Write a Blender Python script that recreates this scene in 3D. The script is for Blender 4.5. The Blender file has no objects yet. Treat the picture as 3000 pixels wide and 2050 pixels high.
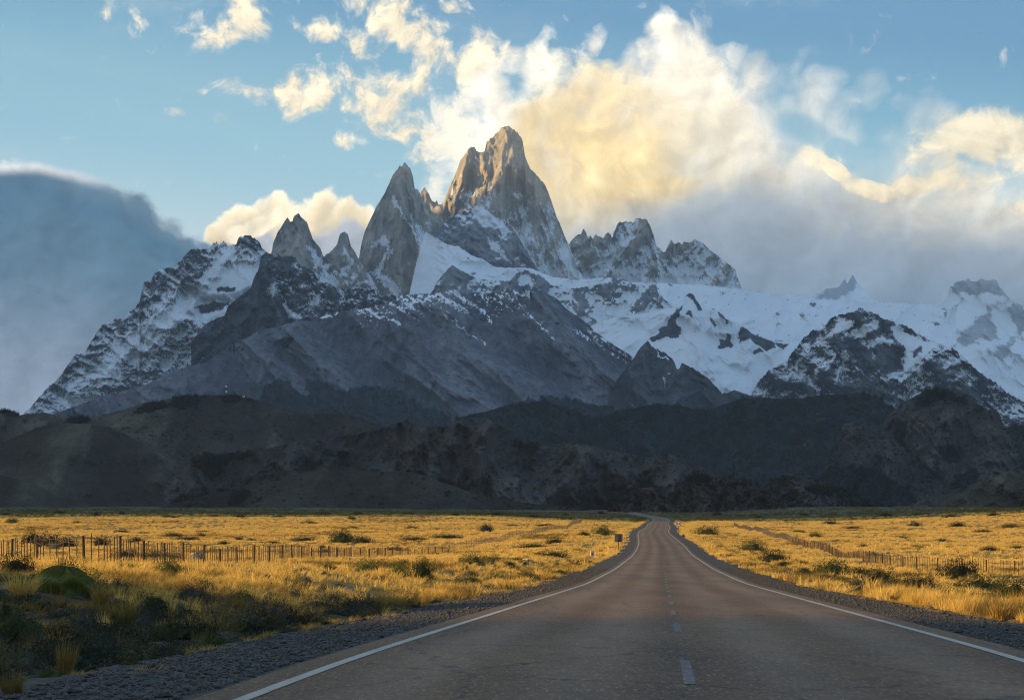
import bpy, bmesh, math, random
import numpy as np
from mathutils import Vector, Matrix
R = math.radians
SC = bpy.context.scene
COL = SC.collection
rng = np.random.default_rng(7)
random.seed(7)

# ------------------------------------------------------------------ camera
F = 8150.0          # focal length in photo pixels (photo 3000 x 2050)
HY = 1480.0         # photo row of the horizon
ZC = 6.5            # camera height above the valley floor
cam = bpy.data.cameras.new('camera')
cam.sensor_width = 36.0
cam.lens = 36.0 * F / 3000.0
cam.shift_y = (HY - 1025.0) / 3000.0
cam.clip_start = 0.5
cam.clip_end = 80000
camo = bpy.data.objects.new('camera', cam)
COL.objects.link(camo)
camo.location = (0, 0, ZC)
camo.rotation_euler = (R(90), 0, 0)
SC.camera = camo

# ------------------------------------------------------------------ light
SUN_AZ, SUN_EL = -100.0, 9.0
sd = Vector((math.sin(R(SUN_AZ)) * math.cos(R(SUN_EL)), math.cos(R(SUN_AZ)) * math.cos(R(SUN_EL)), math.sin(R(SUN_EL))))
sl = bpy.data.lights.new('sun', 'SUN')
sl.energy = 5.0
sl.angle = R(0.5)
sl.color = (1.0, 0.64, 0.22)
so = bpy.data.objects.new('sun', sl)
COL.objects.link(so)
so.rotation_euler = sd.to_track_quat('Z', 'Y').to_euler()
so.location = sd * 200

SC.view_settings.view_transform = 'Standard'
SC.view_settings.look = 'None'
SC.view_settings.exposure = 0.68
SC.view_settings.gamma = 1.0
SC.view_settings.use_curve_mapping = False
SC.render.engine = 'CYCLES'
cy = SC.cycles
cy.use_denoising = True
cy.max_bounces = 5
cy.diffuse_bounces = 2
cy.glossy_bounces = 2
cy.transmission_bounces = 2
cy.transparent_max_bounces = 8
cy.volume_bounces = 0
cy.use_adaptive_sampling = True
cy.adaptive_threshold = 0.012
cy.denoising_prefilter = 'NONE'
cy.filter_width = 1.15


# ------------------------------------------------------------------ node helper
class NT:
    def __init__(s, tree):
        s.t = tree
        s.n = tree.nodes
        s.l = tree.links

    def put(s, sock, v):
        if v is None:
            return
        if isinstance(v, bpy.types.NodeSocket):
            s.l.new(v, sock)
        elif isinstance(v, (tuple, list)) and len(v) == 3 and sock.type == 'RGBA':
            sock.default_value = (*v, 1.0)
        else:
            sock.default_value = v

    def node(s, typ, ins=None, **props):
        n = s.n.new(typ)
        for k, v in props.items():
            setattr(n, k, v)
        for k, v in (ins or {}).items():
            s.put(n.inputs[k], v)
        return n

    def m(s, op, a, b=None, c=None, clamp=False):
        n = s.node('ShaderNodeMath', operation=op, use_clamp=clamp)
        for i, v in enumerate((a, b, c)):
            s.put(n.inputs[i], v)
        return n.outputs[0]

    def vm(s, op, a, b=None):
        n = s.node('ShaderNodeVectorMath', operation=op)
        s.put(n.inputs[0], a)
        s.put(n.inputs[1], b)
        return n.outputs[0]

    def mix(s, f, a, b, mode='MIX'):
        n = s.node('ShaderNodeMix', data_type='RGBA', blend_type=mode)
        s.put(n.inputs[0], f)
        s.put(n.inputs[6], a)
        s.put(n.inputs[7], b)
        return n.outputs[2]

    def ss(s, x, a, b, lo=0.0, hi=1.0):
        n = s.node('ShaderNodeMapRange', {0: x, 1: a, 2: b, 3: lo, 4: hi}, interpolation_type='SMOOTHSTEP')
        return n.outputs[0]

    def lin(s, x, a, b, lo=0.0, hi=1.0):
        n = s.node('ShaderNodeMapRange', {0: x, 1: a, 2: b, 3: lo, 4: hi})
        return n.outputs[0]

    def noise(s, vec, scale, detail=4.0, rough=0.55, dist=0.0, dims='3D', out=0):
        n = s.node('ShaderNodeTexNoise', {'Scale': scale, 'Detail': detail, 'Roughness': rough, 'Distortion': dist}, noise_dimensions=dims)
        if vec is not None:
            s.put(n.inputs['Vector'], vec)
        return n.outputs[out]

    def ramp(s, f, stops, interp='LINEAR'):
        n = s.node('ShaderNodeValToRGB')
        cr = n.color_ramp
        cr.interpolation = interp
        while len(cr.elements) > 1:
            cr.elements.remove(cr.elements[-1])
        for i, (p, c) in enumerate(stops):
            e = cr.elements[0] if i == 0 else cr.elements.new(p)
            e.position = p
            e.color = (*c, 1.0)
        s.put(n.inputs[0], f)
        return n.outputs[0]

    def curve(s, x, pts):
        """1-D lookup y(x) through control points, x in 0..1, y in 0..1"""
        n = s.node('ShaderNodeFloatCurve')
        c = n.mapping.curves[0]
        n.mapping.extend = 'HORIZONTAL'
        while len(c.points) < len(pts):
            c.points.new(0.5, 0.5)
        for p, (a, b) in zip(c.points, pts):
            p.location = (a, b)
            p.handle_type = 'VECTOR'
        n.mapping.update()
        s.put(n.inputs['Value'], x)
        n.inputs['Factor'].default_value = 1.0
        return n.outputs[0]


def lin3(r, g, b):
    def f(c):
        c /= 255.0
        return c / 12.92 if c <= 0.04045 else ((c + 0.055) / 1.055) ** 2.4
    return (f(r), f(g), f(b))


# ------------------------------------------------------------------ world: sky and clouds
def build_world():
    w = bpy.data.worlds.new('World')
    SC.world = w
    w.use_nodes = True
    w.cycles.sampling_method = 'MANUAL'
    w.cycles.sample_map_resolution = 512
    t = NT(w.node_tree)
    t.n.clear()
    out = t.node('ShaderNodeOutputWorld')
    bg = t.node('ShaderNodeBackground')
    t.l.new(bg.outputs[0], out.inputs[0])
    tc = t.node('ShaderNodeTexCoord')
    d = tc.outputs['Generated']
    sx = t.node('ShaderNodeSeparateXYZ', {0: d})
    x, y, z = sx.outputs
    az = t.m('ARCTAN2', x, y)
    el = t.m('ARCSINE', z)
    K = F / 3000.0
    u = t.m('MULTIPLY_ADD', az, K, 0.5)       # 0..1 across the picture's azimuths, goes on beyond
    v = t.m('MULTIPLY', el, K)                # 0 horizon, 0.49 at the picture's top
    uv = t.node('ShaderNodeCombineXYZ', {0: u, 1: v, 2: 0.0}).outputs[0]

    def P(px, py):
        a = math.atan2(px - 1500, F)
        e = math.atan2((HY - py), math.hypot(px - 1500, F))
        return (a * K + 0.5, e * K)

    # clear sky
    sky = t.node('ShaderNodeTexSky', sky_type='NISHITA', sun_disc=False)
    sky.sun_elevation = R(SUN_EL)
    sky.sun_rotation = R(SUN_AZ)
    sky.altitude = 400
    sky.air_density = 1.0
    sky.dust_density = 0.6
    sky.ozone_density = 2.0
    base = t.vm('MULTIPLY', sky.outputs[0], (0.12, 0.12, 0.12))
    # blue deepens with height and towards the right, away from the sun
    hgt = t.m('ADD', v, t.m('MULTIPLY', t.m('MAXIMUM', t.m('MINIMUM', u, 1.6), -0.6), 0.10))
    tint = t.ramp(t.lin(hgt, 0.0, 0.8), [
        (0.00, lin3(222, 228, 226)), (0.22, lin3(214, 225, 226)), (0.36, lin3(186, 210, 217)), (0.47, lin3(138, 187, 206)),
        (0.58, lin3(84, 156, 190)), (0.66, lin3(34, 128, 176)), (0.85, lin3(20, 112, 170)), (1.0, lin3(30, 112, 168))])
    # towards the low sun on the left the sky stays bright and pale
    sun_side = t.node('ShaderNodeVectorMath', operation='DOT_PRODUCT')
    t.put(sun_side.inputs[0], d)
    sun_side.inputs[1].default_value = sd
    glow = t.ss(sun_side.outputs['Value'], 0.25, 0.95)
    col = t.mix(t.m('MULTIPLY_ADD', glow, -0.6, 0.88), base, tint)
    # broken cloud added overhead and all round, out of view, to lift the ambient light
    over = t.noise(d, 3.2, 5.0, 0.6)
    oc = t.m('MULTIPLY', t.ss(over, 0.40, 0.60), t.ss(z, 0.16, 0.34))
    col = t.mix(t.m('MULTIPLY', oc, 0.62), col, t.ramp(t.lin(over, 0.4, 0.75), [(0.0, lin3(226, 236, 244)), (0.5, lin3(200, 216, 232)), (1.0, lin3(160, 182, 206))]))

    # shared noises; each is looked up a second time a little nearer the light, the difference models the billows
    LO = (-0.016, 0.013, 0.0)
    nbig = t.noise(uv, 5.0, 5.0, 0.6)
    warp = t.noise(uv, 8.0, 3.0, 0.6, out=1)
    uvw = t.vm('ADD', uv, t.vm('MULTIPLY', t.vm('SUBTRACT', warp, (0.5, 0.5, 0.5)), (0.075, 0.075, 0.0)))
    nfine = t.noise(uvw, 24.0, 7.0, 0.64)
    nmid = t.noise(uvw, 10.0, 5.0, 0.58)
    uvl = t.vm('ADD', uvw, LO)
    nmid2 = t.noise(uvl, 10.0, 5.0, 0.58)
    nfine2 = t.noise(t.vm('ADD', uvw, tuple(0.5 * q for q in LO)), 24.0, 5.0, 0.62)
    vor = t.node('ShaderNodeTexVoronoi', {'Vector': uvw, 'Scale': 17.0, 'Detail': 1.0, 'Roughness': 0.5, 'Lacunarity': 2.2}, feature='F1', voronoi_dimensions='2D')
    bil0 = t.m('SUBTRACT', 0.52, vor.outputs['Distance'])
    bg0 = t.m('SUBTRACT', nbig, 0.5)
    fi0 = t.m('SUBTRACT', nfine, 0.5)
    mi0 = t.m('SUBTRACT', nmid, 0.5)
    emb = t.m('ADD', t.m('MULTIPLY', t.m('SUBTRACT', nmid, nmid2), 2.2), t.m('MULTIPLY', t.m('SUBTRACT', nfine, nfine2), 1.5))

    def lit(c, amount=1.0):
        """brighten the side of each billow that faces the light, darken the other"""
        k = t.m('MULTIPLY_ADD', emb, amount, 1.0)
        k = t.m('MAXIMUM', t.m('MINIMUM', k, 1.45), 0.55)
        return t.vm('MULTIPLY', c, t.node('ShaderNodeCombineXYZ', {0: k, 1: k, 2: k}).outputs[0])

    ahead = t.ss(y, 0.35, 0.8)          # cloud banks fade out to the rear, so pale sky lights the slopes

    def blob(px, py, rx, ry, rot=0.0):
        """soft bump 1 at the middle, 0 at the rim, in picture units; falls off everywhere else"""
        cu, cv = P(px, py)
        du = t.m('SUBTRACT', u, cu)
        dv = t.m('SUBTRACT', v, cv)
        if rot:
            c, s_ = math.cos(rot), math.sin(rot)
            du, dv = (t.m('ADD', t.m('MULTIPLY', du, c), t.m('MULTIPLY', dv, s_)),
                      t.m('SUBTRACT', t.m('MULTIPLY', dv, c), t.m('MULTIPLY', du, s_)))
        a = t.m('MULTIPLY', du, 3000.0 / rx)
        b = t.m('MULTIPLY', dv, 3000.0 / ry)
        q = t.m('MULTIPLY_ADD', a, a, t.m('MULTIPLY', b, b))
        return t.m('SUBTRACT', 1.0, q, clamp=True)

    def mx(vals):
        r = vals[0]
        for q in vals[1:]:
            r = t.m('MAXIMUM', r, q)
        return r

    def topcurve(pts):
        """v of the cloud top as a function of u; scaled so that the lookup runs over u -0.25..1.25"""
        q = [P(*p) for p in pts]
        xs = [((a + 0.25) / 1.5, b / 0.6) for a, b in q]
        uu = t.lin(u, -0.25, 1.25)
        return t.m('MULTIPLY', t.curve(uu, xs), 0.6)

    # --- thin high veil, everywhere in small amounts
    streak = t.noise(t.vm('MULTIPLY', uvw, (1.0, 2.2, 1.0)), 2.6, 5.0, 0.6)
    veil = t.m('MULTIPLY', t.ss(streak, 0.50, 0.78), 0.38)
    col = t.mix(veil, col, lin3(214, 222, 224))

    # --- scattered ragged puffs left of the summit
    regs = [blob(720, 40, 130, 110), blob(610, 60, 150, 120), blob(1010, 60, 230, 140), blob(1170, 60, 300, 150), blob(900, 270, 90, 150),

            blob(1030, 400, 160, 75), blob(880, 335, 80, 60), blob(1180, 330, 230, 150), blob(1100, 230, 200, 110), blob(1270, 380, 170, 150), blob(1240, 230, 200, 120), blob(900, 280, 110, 170),
            blob(1420, 110, 90, 90), blob(1340, 200, 160, 110), blob(1240, 110, 180, 110)]
    reg = mx(regs)
    small = mx([blob(560, 285, 70, 44), blob(672, 258, 60, 50), blob(750, 280, 60, 48), blob(640, 350, 100, 36, -0.3), blob(375, 25, 90, 100), blob(560, 330, 120, 30)])
    reg = t.m('MAXIMUM', reg, t.m('MULTIPLY', small, 0.62))
    dens = t.m('ADD', t.m('MULTIPLY', reg, 0.42), t.m('MULTIPLY_ADD', bil0, 0.3, t.m('MULTIPLY', fi0, 1.8)))
    pa = t.m('MULTIPLY', t.ss(dens, 0.16, 0.52), t.ss(reg, 0.0, 0.3))
    pcol = t.ramp(t.lin(dens, 0.2, 0.75), [(0.0, lin3(214, 216, 208)), (0.4, lin3(240, 226, 196)), (0.75, lin3(250, 236, 206)), (1.0, lin3(238, 212, 158))])
    col = t.mix(pa, col, lit(pcol, 0.55))

    # --- the great cloud that streams off the summit to the right
    top = topcurve([(600, 1400), (1150, 1400), (1210, 800), (1290, 600), (1325, 420), (1350, 300), (1390, 235), (1446, 190), (1578, 142), (1700, 118), (1753, 117), (1812, 150),
                    (1870, 95), (2031, 60), (2140, 85), (2180, 150), (2290, 190), (2397, 190), (2543, 275), (2690, 320), (2800, 300), (2980, 330), (3300, 420), (3740, 500)])
    dd = t.m('SUBTRACT', top, v)
    dd = t.m('ADD', dd, t.m('ADD', 0.012, t.m('MULTIPLY_ADD', bil0, 0.07, t.m('MULTIPLY_ADD', fi0, 0.09, t.m('MULTIPLY', mi0, 0.05)))))
    soft = t.curve(t.lin(u, -0.25, 1.25), [(0.0, 0.12), (0.45, 0.12), (0.475, 0.05), (0.5, 0.03), (0.62, 0.035), (0.67, 0.08), (0.75, 0.11), (1.0, 0.10)])
    ca = t.m('SMOOTH_MIN', 1.0, t.m('DIVIDE', dd, soft), 0.15)
    ca = t.m('MULTIPLY', t.m('MAXIMUM', ca, 0.0), ahead)
    # openings to the blue in the right half
    hole = mx([blob(2350, 380, 120, 60, -0.4), blob(2560, 470, 80, 90, 0.3), blob(2480, 455, 120, 50, -0.5)])
    ca = t.m('MULTIPLY', ca, t.m('SUBTRACT', 1.0, t.m('MULTIPLY', t.ss(t.m('ADD', hole, t.m('MULTIPLY_ADD', mi0, 1.6, t.m('MULTIPLY', fi0, 0.8))), 0.2, 0.9), 0.8)))
    depth = t.m('ADD', dd, t.m('MULTIPLY', mi0, 0.07))
    ccol = t.ramp(t.lin(depth, 0.0, 0.34), [
        (0.00, lin3(255, 249, 236)), (0.16, lin3(255, 245, 224)), (0.30, lin3(242, 228, 196)), (0.47, lin3(192, 192, 184)),
        (0.62, lin3(154, 164, 172)), (0.80, lin3(142, 154, 166)), (1.0, lin3(132, 146, 162))])
    ccol = t.mix(t.m('MULTIPLY', t.ss(u, 0.62, 0.82), 0.55), ccol, lin3(196, 202, 204))
    # warm light that soaks into the part next to the sunlit summit
    gold = mx([blob(1680, 430, 420, 330, -0.15), blob(1850, 560, 260, 70, 0.1), blob(1500, 330, 300, 260)])
    gold = t.m('MULTIPLY', t.ss(t.m('ADD', gold, t.m('MULTIPLY_ADD', bg0, 1.2, t.m('MULTIPLY', mi0, 1.3))), 0.0, 0.95), t.ss(gold, 0.0, 0.35))
    ccol = t.mix(t.m('MULTIPLY', gold, 0.80), ccol, t.ramp(t.lin(nmid, 0.3, 0.7), [(0.0, lin3(206, 178, 120)), (0.5, lin3(240, 208, 136)), (1.0, lin3(252, 228, 168))]))
    white = mx([blob(1390, 330, 170, 200, 0.2), blob(1500, 240, 230, 110, 0.4), blob(1330, 480, 80, 140)])
    white = t.ss(t.m('ADD', white, t.m('MULTIPLY_ADD', fi0, 1.2, t.m('MULTIPLY', mi0, 1.0))), 0.1, 0.9)
    ccol = t.mix(white, ccol, lin3(255, 249, 234))
    col = t.mix(ca, col, lit(ccol, 0.6))
    # ragged left side of it
    rag = mx([blob(1320, 400, 130, 240), blob(1285, 540, 70, 140), blob(1380, 470, 90, 60)])
    ra = t.ss(t.m('ADD', t.m('MULTIPLY', rag, 0.5), t.m('MULTIPLY', fi0, 1.9)), 0.16, 0.62)
    col = t.mix(t.m('MULTIPLY', ra, 0.9), col, lin3(255, 246, 228))

    # --- grey bank filling the lower right, cream heads standing on it
    top2 = topcurve([(1300, 1400), (1560, 1000), (1640, 700), (1720, 640), (1850, 600), (2050, 540), (2180, 440), (2300, 470), (2420, 545), (2560, 590),
                     (2680, 600), (2800, 585), (2920, 590), (3000, 600), (3300, 560), (3740, 580)])
    d2 = t.m('ADD', t.m('SUBTRACT', top2, v), t.m('MULTIPLY', mi0, 0.09))
    a2 = t.m('MULTIPLY', t.ss(d2, -0.02, 0.05), ahead)
    shade = t.ramp(t.lin(t.m('ADD', t.m('MULTIPLY', v, 1.0), t.m('MULTIPLY_ADD', u, -0.16, t.m('MULTIPLY', bg0, 0.06))), -0.05, 0.22), [
        (0.0, lin3(92, 122, 148)), (0.35, lin3(118, 138, 158)), (0.7, lin3(136, 150, 164)), (1.0, lin3(150, 162, 172))])
    heads = mx([blob(2800, 530, 150, 60), blob(2890, 520, 110, 60), blob(2700, 545, 90, 40), blob(2370, 455, 70, 36, -0.5), blob(2450, 500, 60, 26, -0.6), blob(2560, 560, 110, 30, -0.3), blob(2880, 420, 260, 120), blob(3000, 610, 60, 30)])
    hd = t.m('MULTIPLY', t.ss(t.m('ADD', t.m('MULTIPLY', heads, 0.62), t.m('MULTIPLY_ADD', fi0, 1.9, t.m('MULTIPLY', mi0, 1.4))), 0.10, 0.62), t.ss(heads, 0.0, 0.2))
    col = t.mix(a2, col, lit(shade, 0.35))
    col = t.mix(t.m('MULTIPLY', hd, 0.72), col, lit(lin3(250, 230, 188), 0.6))

    # --- sunlit cumulus behind the left massif
    top3 = topcurve([(300, 1400), (540, 900), (590, 690), (610, 640), (665, 605), (690, 580), (740, 580), (760, 560), (830, 570), (850, 595), (890, 575),
                     (930, 560), (1000, 555), (1070, 545), (1100, 565), (1120, 640), (1200, 1400), (2000, 1400)])
    d3 = t.m('ADD', t.m('SUBTRACT', top3, v), t.m('MULTIPLY_ADD', bil0, 0.035, t.m('MULTIPLY_ADD', fi0, 0.04, t.m('MULTIPLY', mi0, 0.02))))
    a3 = t.m('MULTIPLY', t.ss(d3, 0.0, 0.010), ahead)
    c3 = t.ramp(t.lin(t.m('ADD', d3, t.m('MULTIPLY', mi0, 0.05)), 0.0, 0.075), [(0.0, lin3(255, 246, 224)), (0.16, lin3(255, 240, 204)), (0.34, lin3(238, 218, 176)), (0.55, lin3(176, 180, 184)), (1.0, lin3(164, 174, 186))])
    front = mx([blob(770, 655, 110, 40, 0.55), blob(700, 690, 60, 40)])
    c3 = t.mix(t.ss(t.m('ADD', front, t.m('MULTIPLY', fi0, 0.8)), 0.3, 0.7), c3, lin3(255, 240, 206))
    col = t.mix(a3, col, lit(c3, 0.7))

    # --- dark lenticular bank on the far left
    top4 = topcurve([(-700, 640), (-300, 500), (0, 470), (110, 466), (210, 485), (300, 515), (390, 562), (460, 600), (505, 612), (540, 625), (565, 640),
                     (600, 690), (650, 740), (720, 900), (800, 1400), (2000, 1400)])
    d4 = t.m('ADD', t.m('SUBTRACT', top4, v), t.m('MULTIPLY_ADD', fi0, t.m('MULTIPLY', t.ss(u, 0.0, 0.2), 0.035), t.m('MULTIPLY_ADD', bil0, t.m('MULTIPLY', t.ss(u, 0.08, 0.2), 0.03), t.m('MULTIPLY', mi0, 0.008))))
    a4 = t.m('MULTIPLY', t.ss(d4, 0.0, 0.010), ahead)
    c4 = t.ramp(t.lin(t.m('MULTIPLY_ADD', bg0, 0.05, t.m('MULTIPLY_ADD', mi0, 0.02, d4)), 0.0, 0.30), [
        (0.0, lin3(160, 178, 188)), (0.03, lin3(92, 120, 138)), (0.10, lin3(72, 106, 128)), (0.35, lin3(88, 116, 136)), (0.6, lin3(122, 138, 156)), (1.0, lin3(142, 154, 170))])
    rim = t.m('MULTIPLY', t.m('SUBTRACT', 1.0, t.ss(d4, 0.003, 0.017)), t.m('SUBTRACT', 1.0, t.ss(u, 0.02, 0.15)))
    c4 = t.mix(rim, c4, lin3(250, 248, 240))
    col = t.mix(a4, col, lit(c4, 0.45))

    t.put(bg.inputs[0], col)
    bg.inputs[1].default_value = 0.86


build_world()

# ------------------------------------------------------------------ numpy noise
_perm = np.random.default_rng(3).permutation(4096).astype(np.int64)
_g2 = np.random.default_rng(5).normal(size=(4096, 2))
_g2 /= np.linalg.norm(_g2, axis=1)[:, None]


def pn(x, y):
    xi = np.floor(x).astype(np.int64)
    yi = np.floor(y).astype(np.int64)
    fx, fy = x - xi, y - yi
    u = fx * fx * fx * (fx * (fx * 6 - 15) + 10)
    w = fy * fy * fy * (fy * (fy * 6 - 15) + 10)

    def g(ix, iy, dx, dy):
        h = _perm[(_perm[ix & 4095] + iy) & 4095]
        return _g2[h, 0] * dx + _g2[h, 1] * dy
    a = g(xi, yi, fx, fy)
    b = g(xi + 1, yi, fx - 1, fy)
    c = g(xi, yi + 1, fx, fy - 1)
    d = g(xi + 1, yi + 1, fx - 1, fy - 1)
    return ((a + u * (b - a)) + w * ((c + u * (d - c)) - (a + u * (b - a)))) * 1.5


def fbm(x, y, o=5, gain=0.5, lac=2.03):
    x = np.asarray(x, float)
    y = np.asarray(y, float)
    r = np.zeros(np.broadcast(x, y).shape)
    a = 1.0
    for i in range(o):
        r += a * pn(x + 17.3 * i, y - 9.7 * i)
        x, y = x * lac, y * lac
        a *= gain
    return r


def ridged(x, y, o=5, gain=0.5, lac=2.07):
    x = np.asarray(x, float)
    y = np.asarray(y, float)
    r = np.zeros(np.broadcast(x, y).shape)
    a, tot, wgt = 1.0, 0.0, 1.0
    for i in range(o):
        n = (1 - np.abs(pn(x + 31.7 * i, y + 5.3 * i))) ** 2
        n = n * wgt
        wgt = np.clip(n * 1.6, 0, 1)
        r += a * n
        tot += a
        x, y = x * lac, y * lac
        a *= gain
    return r / tot


def sstep(a, b, x):
    t = np.clip((x - a) / (b - a), 0, 1)
    return t * t * (3 - 2 * t)


# ------------------------------------------------------------------ mesh helpers
def link(o, parent=None):
    COL.objects.link(o)
    if parent is not None:
        o.parent = parent
    return o


def tag(o, label=None, cat=None, group=None, kind=None):
    if label:
        o['label'] = label
    if cat:
        o['category'] = cat
    if group:
        o['group'] = group
    if kind:
        o['kind'] = kind
    return o


def raw_mesh(name, V, Fc, mat=None, smooth=True, attrs=None):
    me = bpy.data.meshes.new(name)
    V = np.asarray(V, np.float32)
    Fc = np.asarray(Fc, np.int32)
    k = Fc.shape[1]
    me.vertices.add(len(V))
    me.vertices.foreach_set('co', V.ravel())
    me.loops.add(Fc.size)
    me.loops.foreach_set('vertex_index', Fc.ravel())
    me.polygons.add(len(Fc))
    me.polygons.foreach_set('loop_start', np.arange(0, Fc.size, k, dtype=np.int32))
    me.polygons.foreach_set('use_smooth', np.full(len(Fc), smooth))
    for an, av in (attrs or {}).items():
        a = me.attributes.new(an, 'FLOAT', 'POINT')
        a.data.foreach_set('value', np.asarray(av, np.float32).ravel())
    me.update(calc_edges=True)
    me.validate()
    if mat:
        me.materials.append(mat)
    return me


def grid_faces(nr, nc):
    i = np.arange(nr * nc).reshape(nr, nc)
    return np.stack([i[:-1, :-1], i[1:, :-1], i[1:, 1:], i[:-1, 1:]], -1).reshape(-1, 4)


def new_mat(name):
    m = bpy.data.materials.new(name)
    m.use_nodes = True
    t = NT(m.node_tree)
    t.n.clear()
    out = t.node('ShaderNodeOutputMaterial')
    return m, t, out


def bsdf(t, out, col, rough=0.9, normal=None, spec=0.15):
    b = t.node('ShaderNodeBsdfPrincipled', {'Base Color': col, 'Roughness': rough, 'Specular IOR Level': spec})
    if normal is not None:
        t.put(b.inputs['Normal'], normal)
    t.l.new(b.outputs[0], out.inputs[0])
    return b


# ------------------------------------------------------------------ valley floor, the road's course
_pY = np.array([-1000, 0, 28, 37, 52, 89, 123, 197, 335, 483, 656, 983, 1500, 2300, 4000, 30000])
_pZ = np.array([-1.2, -1.25, -1.6, -1.77, -2.07, -2.8, -3.47, -4.54, -5.96, -6.34, -6.25, -6.55, -6.6, -6.6, -6.0, -6.0]) + ZC


def road_z(Y):
    # smooth interpolation of the surveyed profile
    Y = np.asarray(Y, float)
    s = np.maximum(4.0, 0.10 * np.abs(Y))
    return (np.interp(Y - s, _pY, _pZ) + 2 * np.interp(Y, _pY, _pZ) + np.interp(Y + s, _pY, _pZ)) / 4


def road_x(Y):
    Y = np.asarray(Y, float)
    return 0.25 + 0.0535 * Y - 1.9 * np.exp(-((Y - 660) / 160) ** 2) - 1.2 * np.exp(-((Y - 980) / 150) ** 2) - 26 * sstep(1250, 2600, Y)


def ground_z(X, Y):
    X = np.asarray(X, float)
    Y = np.asarray(Y, float)
    zr = road_z(Y)
    dx = X - road_x(Y)
    a = np.abs(dx)
    off = sstep(6.2, 9.5, a)
    # left: shallow ditch then the grass shelf; right: falls below the road, then rises far out
    left = -0.55 * np.exp(-((a - 9.5) / 3.2) ** 2) + np.interp(Y, [0, 60, 120, 210, 350, 480, 620, 820, 960, 1100, 3000], [0.6, 0.75, 0.9, 0.3, -0.9, -1.5, -1.7, -1.2, 0.3, 1.9, 1.9]) * sstep(9, 20 + 0.06 * Y, a)
    right = -0.5 * np.exp(-((a - 9.5) / 3.5) ** 2) - 1.2 * sstep(8, 22, a) * sstep(1050, 850, Y) * sstep(20, 120, Y) + 4.6 * sstep(420, 1100, Y) * sstep(60, 190, a)
    z = zr + off * np.where(dx < 0, left, right)
    # rolls and hummocks
    far = np.clip(Y / 400, 0.25, 1)
    rough = off * sstep(6.8, 14, a)
    z = z + rough * far * 0.75 * fbm(X / 70 + 3.1, Y / 110 + 8, 3)
    z = z + rough * 0.16 * fbm(X / 3.1, Y / 3.4, 3) * sstep(900, 100, Y)
    z = z - 0.16 * (1 - sstep(6.5, 7.3, a))
    # knoll added outside the picture on the left, shaped to shade the near verge
    z = z + 7.5 * np.exp(-((X + 38) / 8.5) ** 2 - ((Y - 56) / 19) ** 2)
    # plain lifts a little towards the left foothills
    z = z + 2.0 * sstep(1100, 2600, Y) * sstep(0, -300, X)
    return z


def cast(px, py, y0=14.0, y1=6000.0):
    """where the view line through a photo pixel meets the ground"""
    Y = np.geomspace(y0, y1, 4000)
    X = (px - 1500) / F * Y
    Z = ZC + (HY - py) / F * Y
    hit = np.nonzero(Z <= ground_z(X, Y))[0]
    k = hit[0] if len(hit) else len(Y) - 1
    return float(X[k]), float(Y[k]), float(ground_z(X[k], Y[k]))


def build_ground(mat):
    Y = np.concatenate([[-950, -400, -120, -40, -10, 0, 6, 10], np.geomspace(13, 2600, 520), np.geomspace(2750, 26500, 40)])
    fan = np.linspace(-0.205, 0.205, 300)
    rows = []
    for y in Y:
        sc = max(y, 10.0)
        f = fan * sc
        e = f[-1]
        o = e + (12500 - e) * np.linspace(0, 1, 46)[1:] ** 3.2
        rows.append(np.concatenate([-o[::-1], f, o]))
    X = np.array(rows)
    YY = np.repeat(Y[:, None], X.shape[1], 1)
    Z = ground_z(X, YY)
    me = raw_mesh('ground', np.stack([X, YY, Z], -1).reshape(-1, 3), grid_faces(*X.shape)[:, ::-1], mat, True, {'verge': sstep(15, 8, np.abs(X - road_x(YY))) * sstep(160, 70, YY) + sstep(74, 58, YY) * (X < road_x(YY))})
    o = link(bpy.data.objects.new('ground', me))
    return tag(o, 'golden grass plain reaching to the foot of the hills', kind='structure')


# ------------------------------------------------------------------ mountains
def pseg(PX, PY, pts):
    """distance in photo pixels to a polyline, and how far along it (0..1)"""
    best = np.full(PX.shape, 1e9)
    along = np.zeros(PX.shape)
    n = len(pts) - 1
    for i in range(n):
        ax, ay = pts[i]
        bx, by = pts[i + 1]
        dx, dy = bx - ax, by - ay
        L2 = dx * dx + dy * dy + 1e-9
        s = np.clip(((PX - ax) * dx + (PY - ay) * dy) / L2, 0, 1)
        d = np.hypot(PX - ax - s * dx, PY - ay - s * dy)
        m = d < best
        best = np.where(m, d, best)
        along = np.where(m, (i + s) / n, along)
    return best, along


def in_poly(PX, PY, poly):
    r = np.zeros(PX.shape, bool)
    n = len(poly)
    for i in range(n):
        x1, y1 = poly[i]
        x2, y2 = poly[(i + 1) % n]
        c = ((y1 > PY) != (y2 > PY)) & (PX < (x2 - x1) * (PY - y1) / (y2 - y1 + 1e-12) + x1)
        r ^= c
    return r


def poly_soft(PX, PY, poly, w):
    d, _ = pseg(PX, PY, list(poly) + [poly[0]])
    s = np.where(in_poly(PX, PY, poly), d, -d)
    return np.clip(0.5 + s / (2 * w), 0, 1)


TRI = [0]


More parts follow.
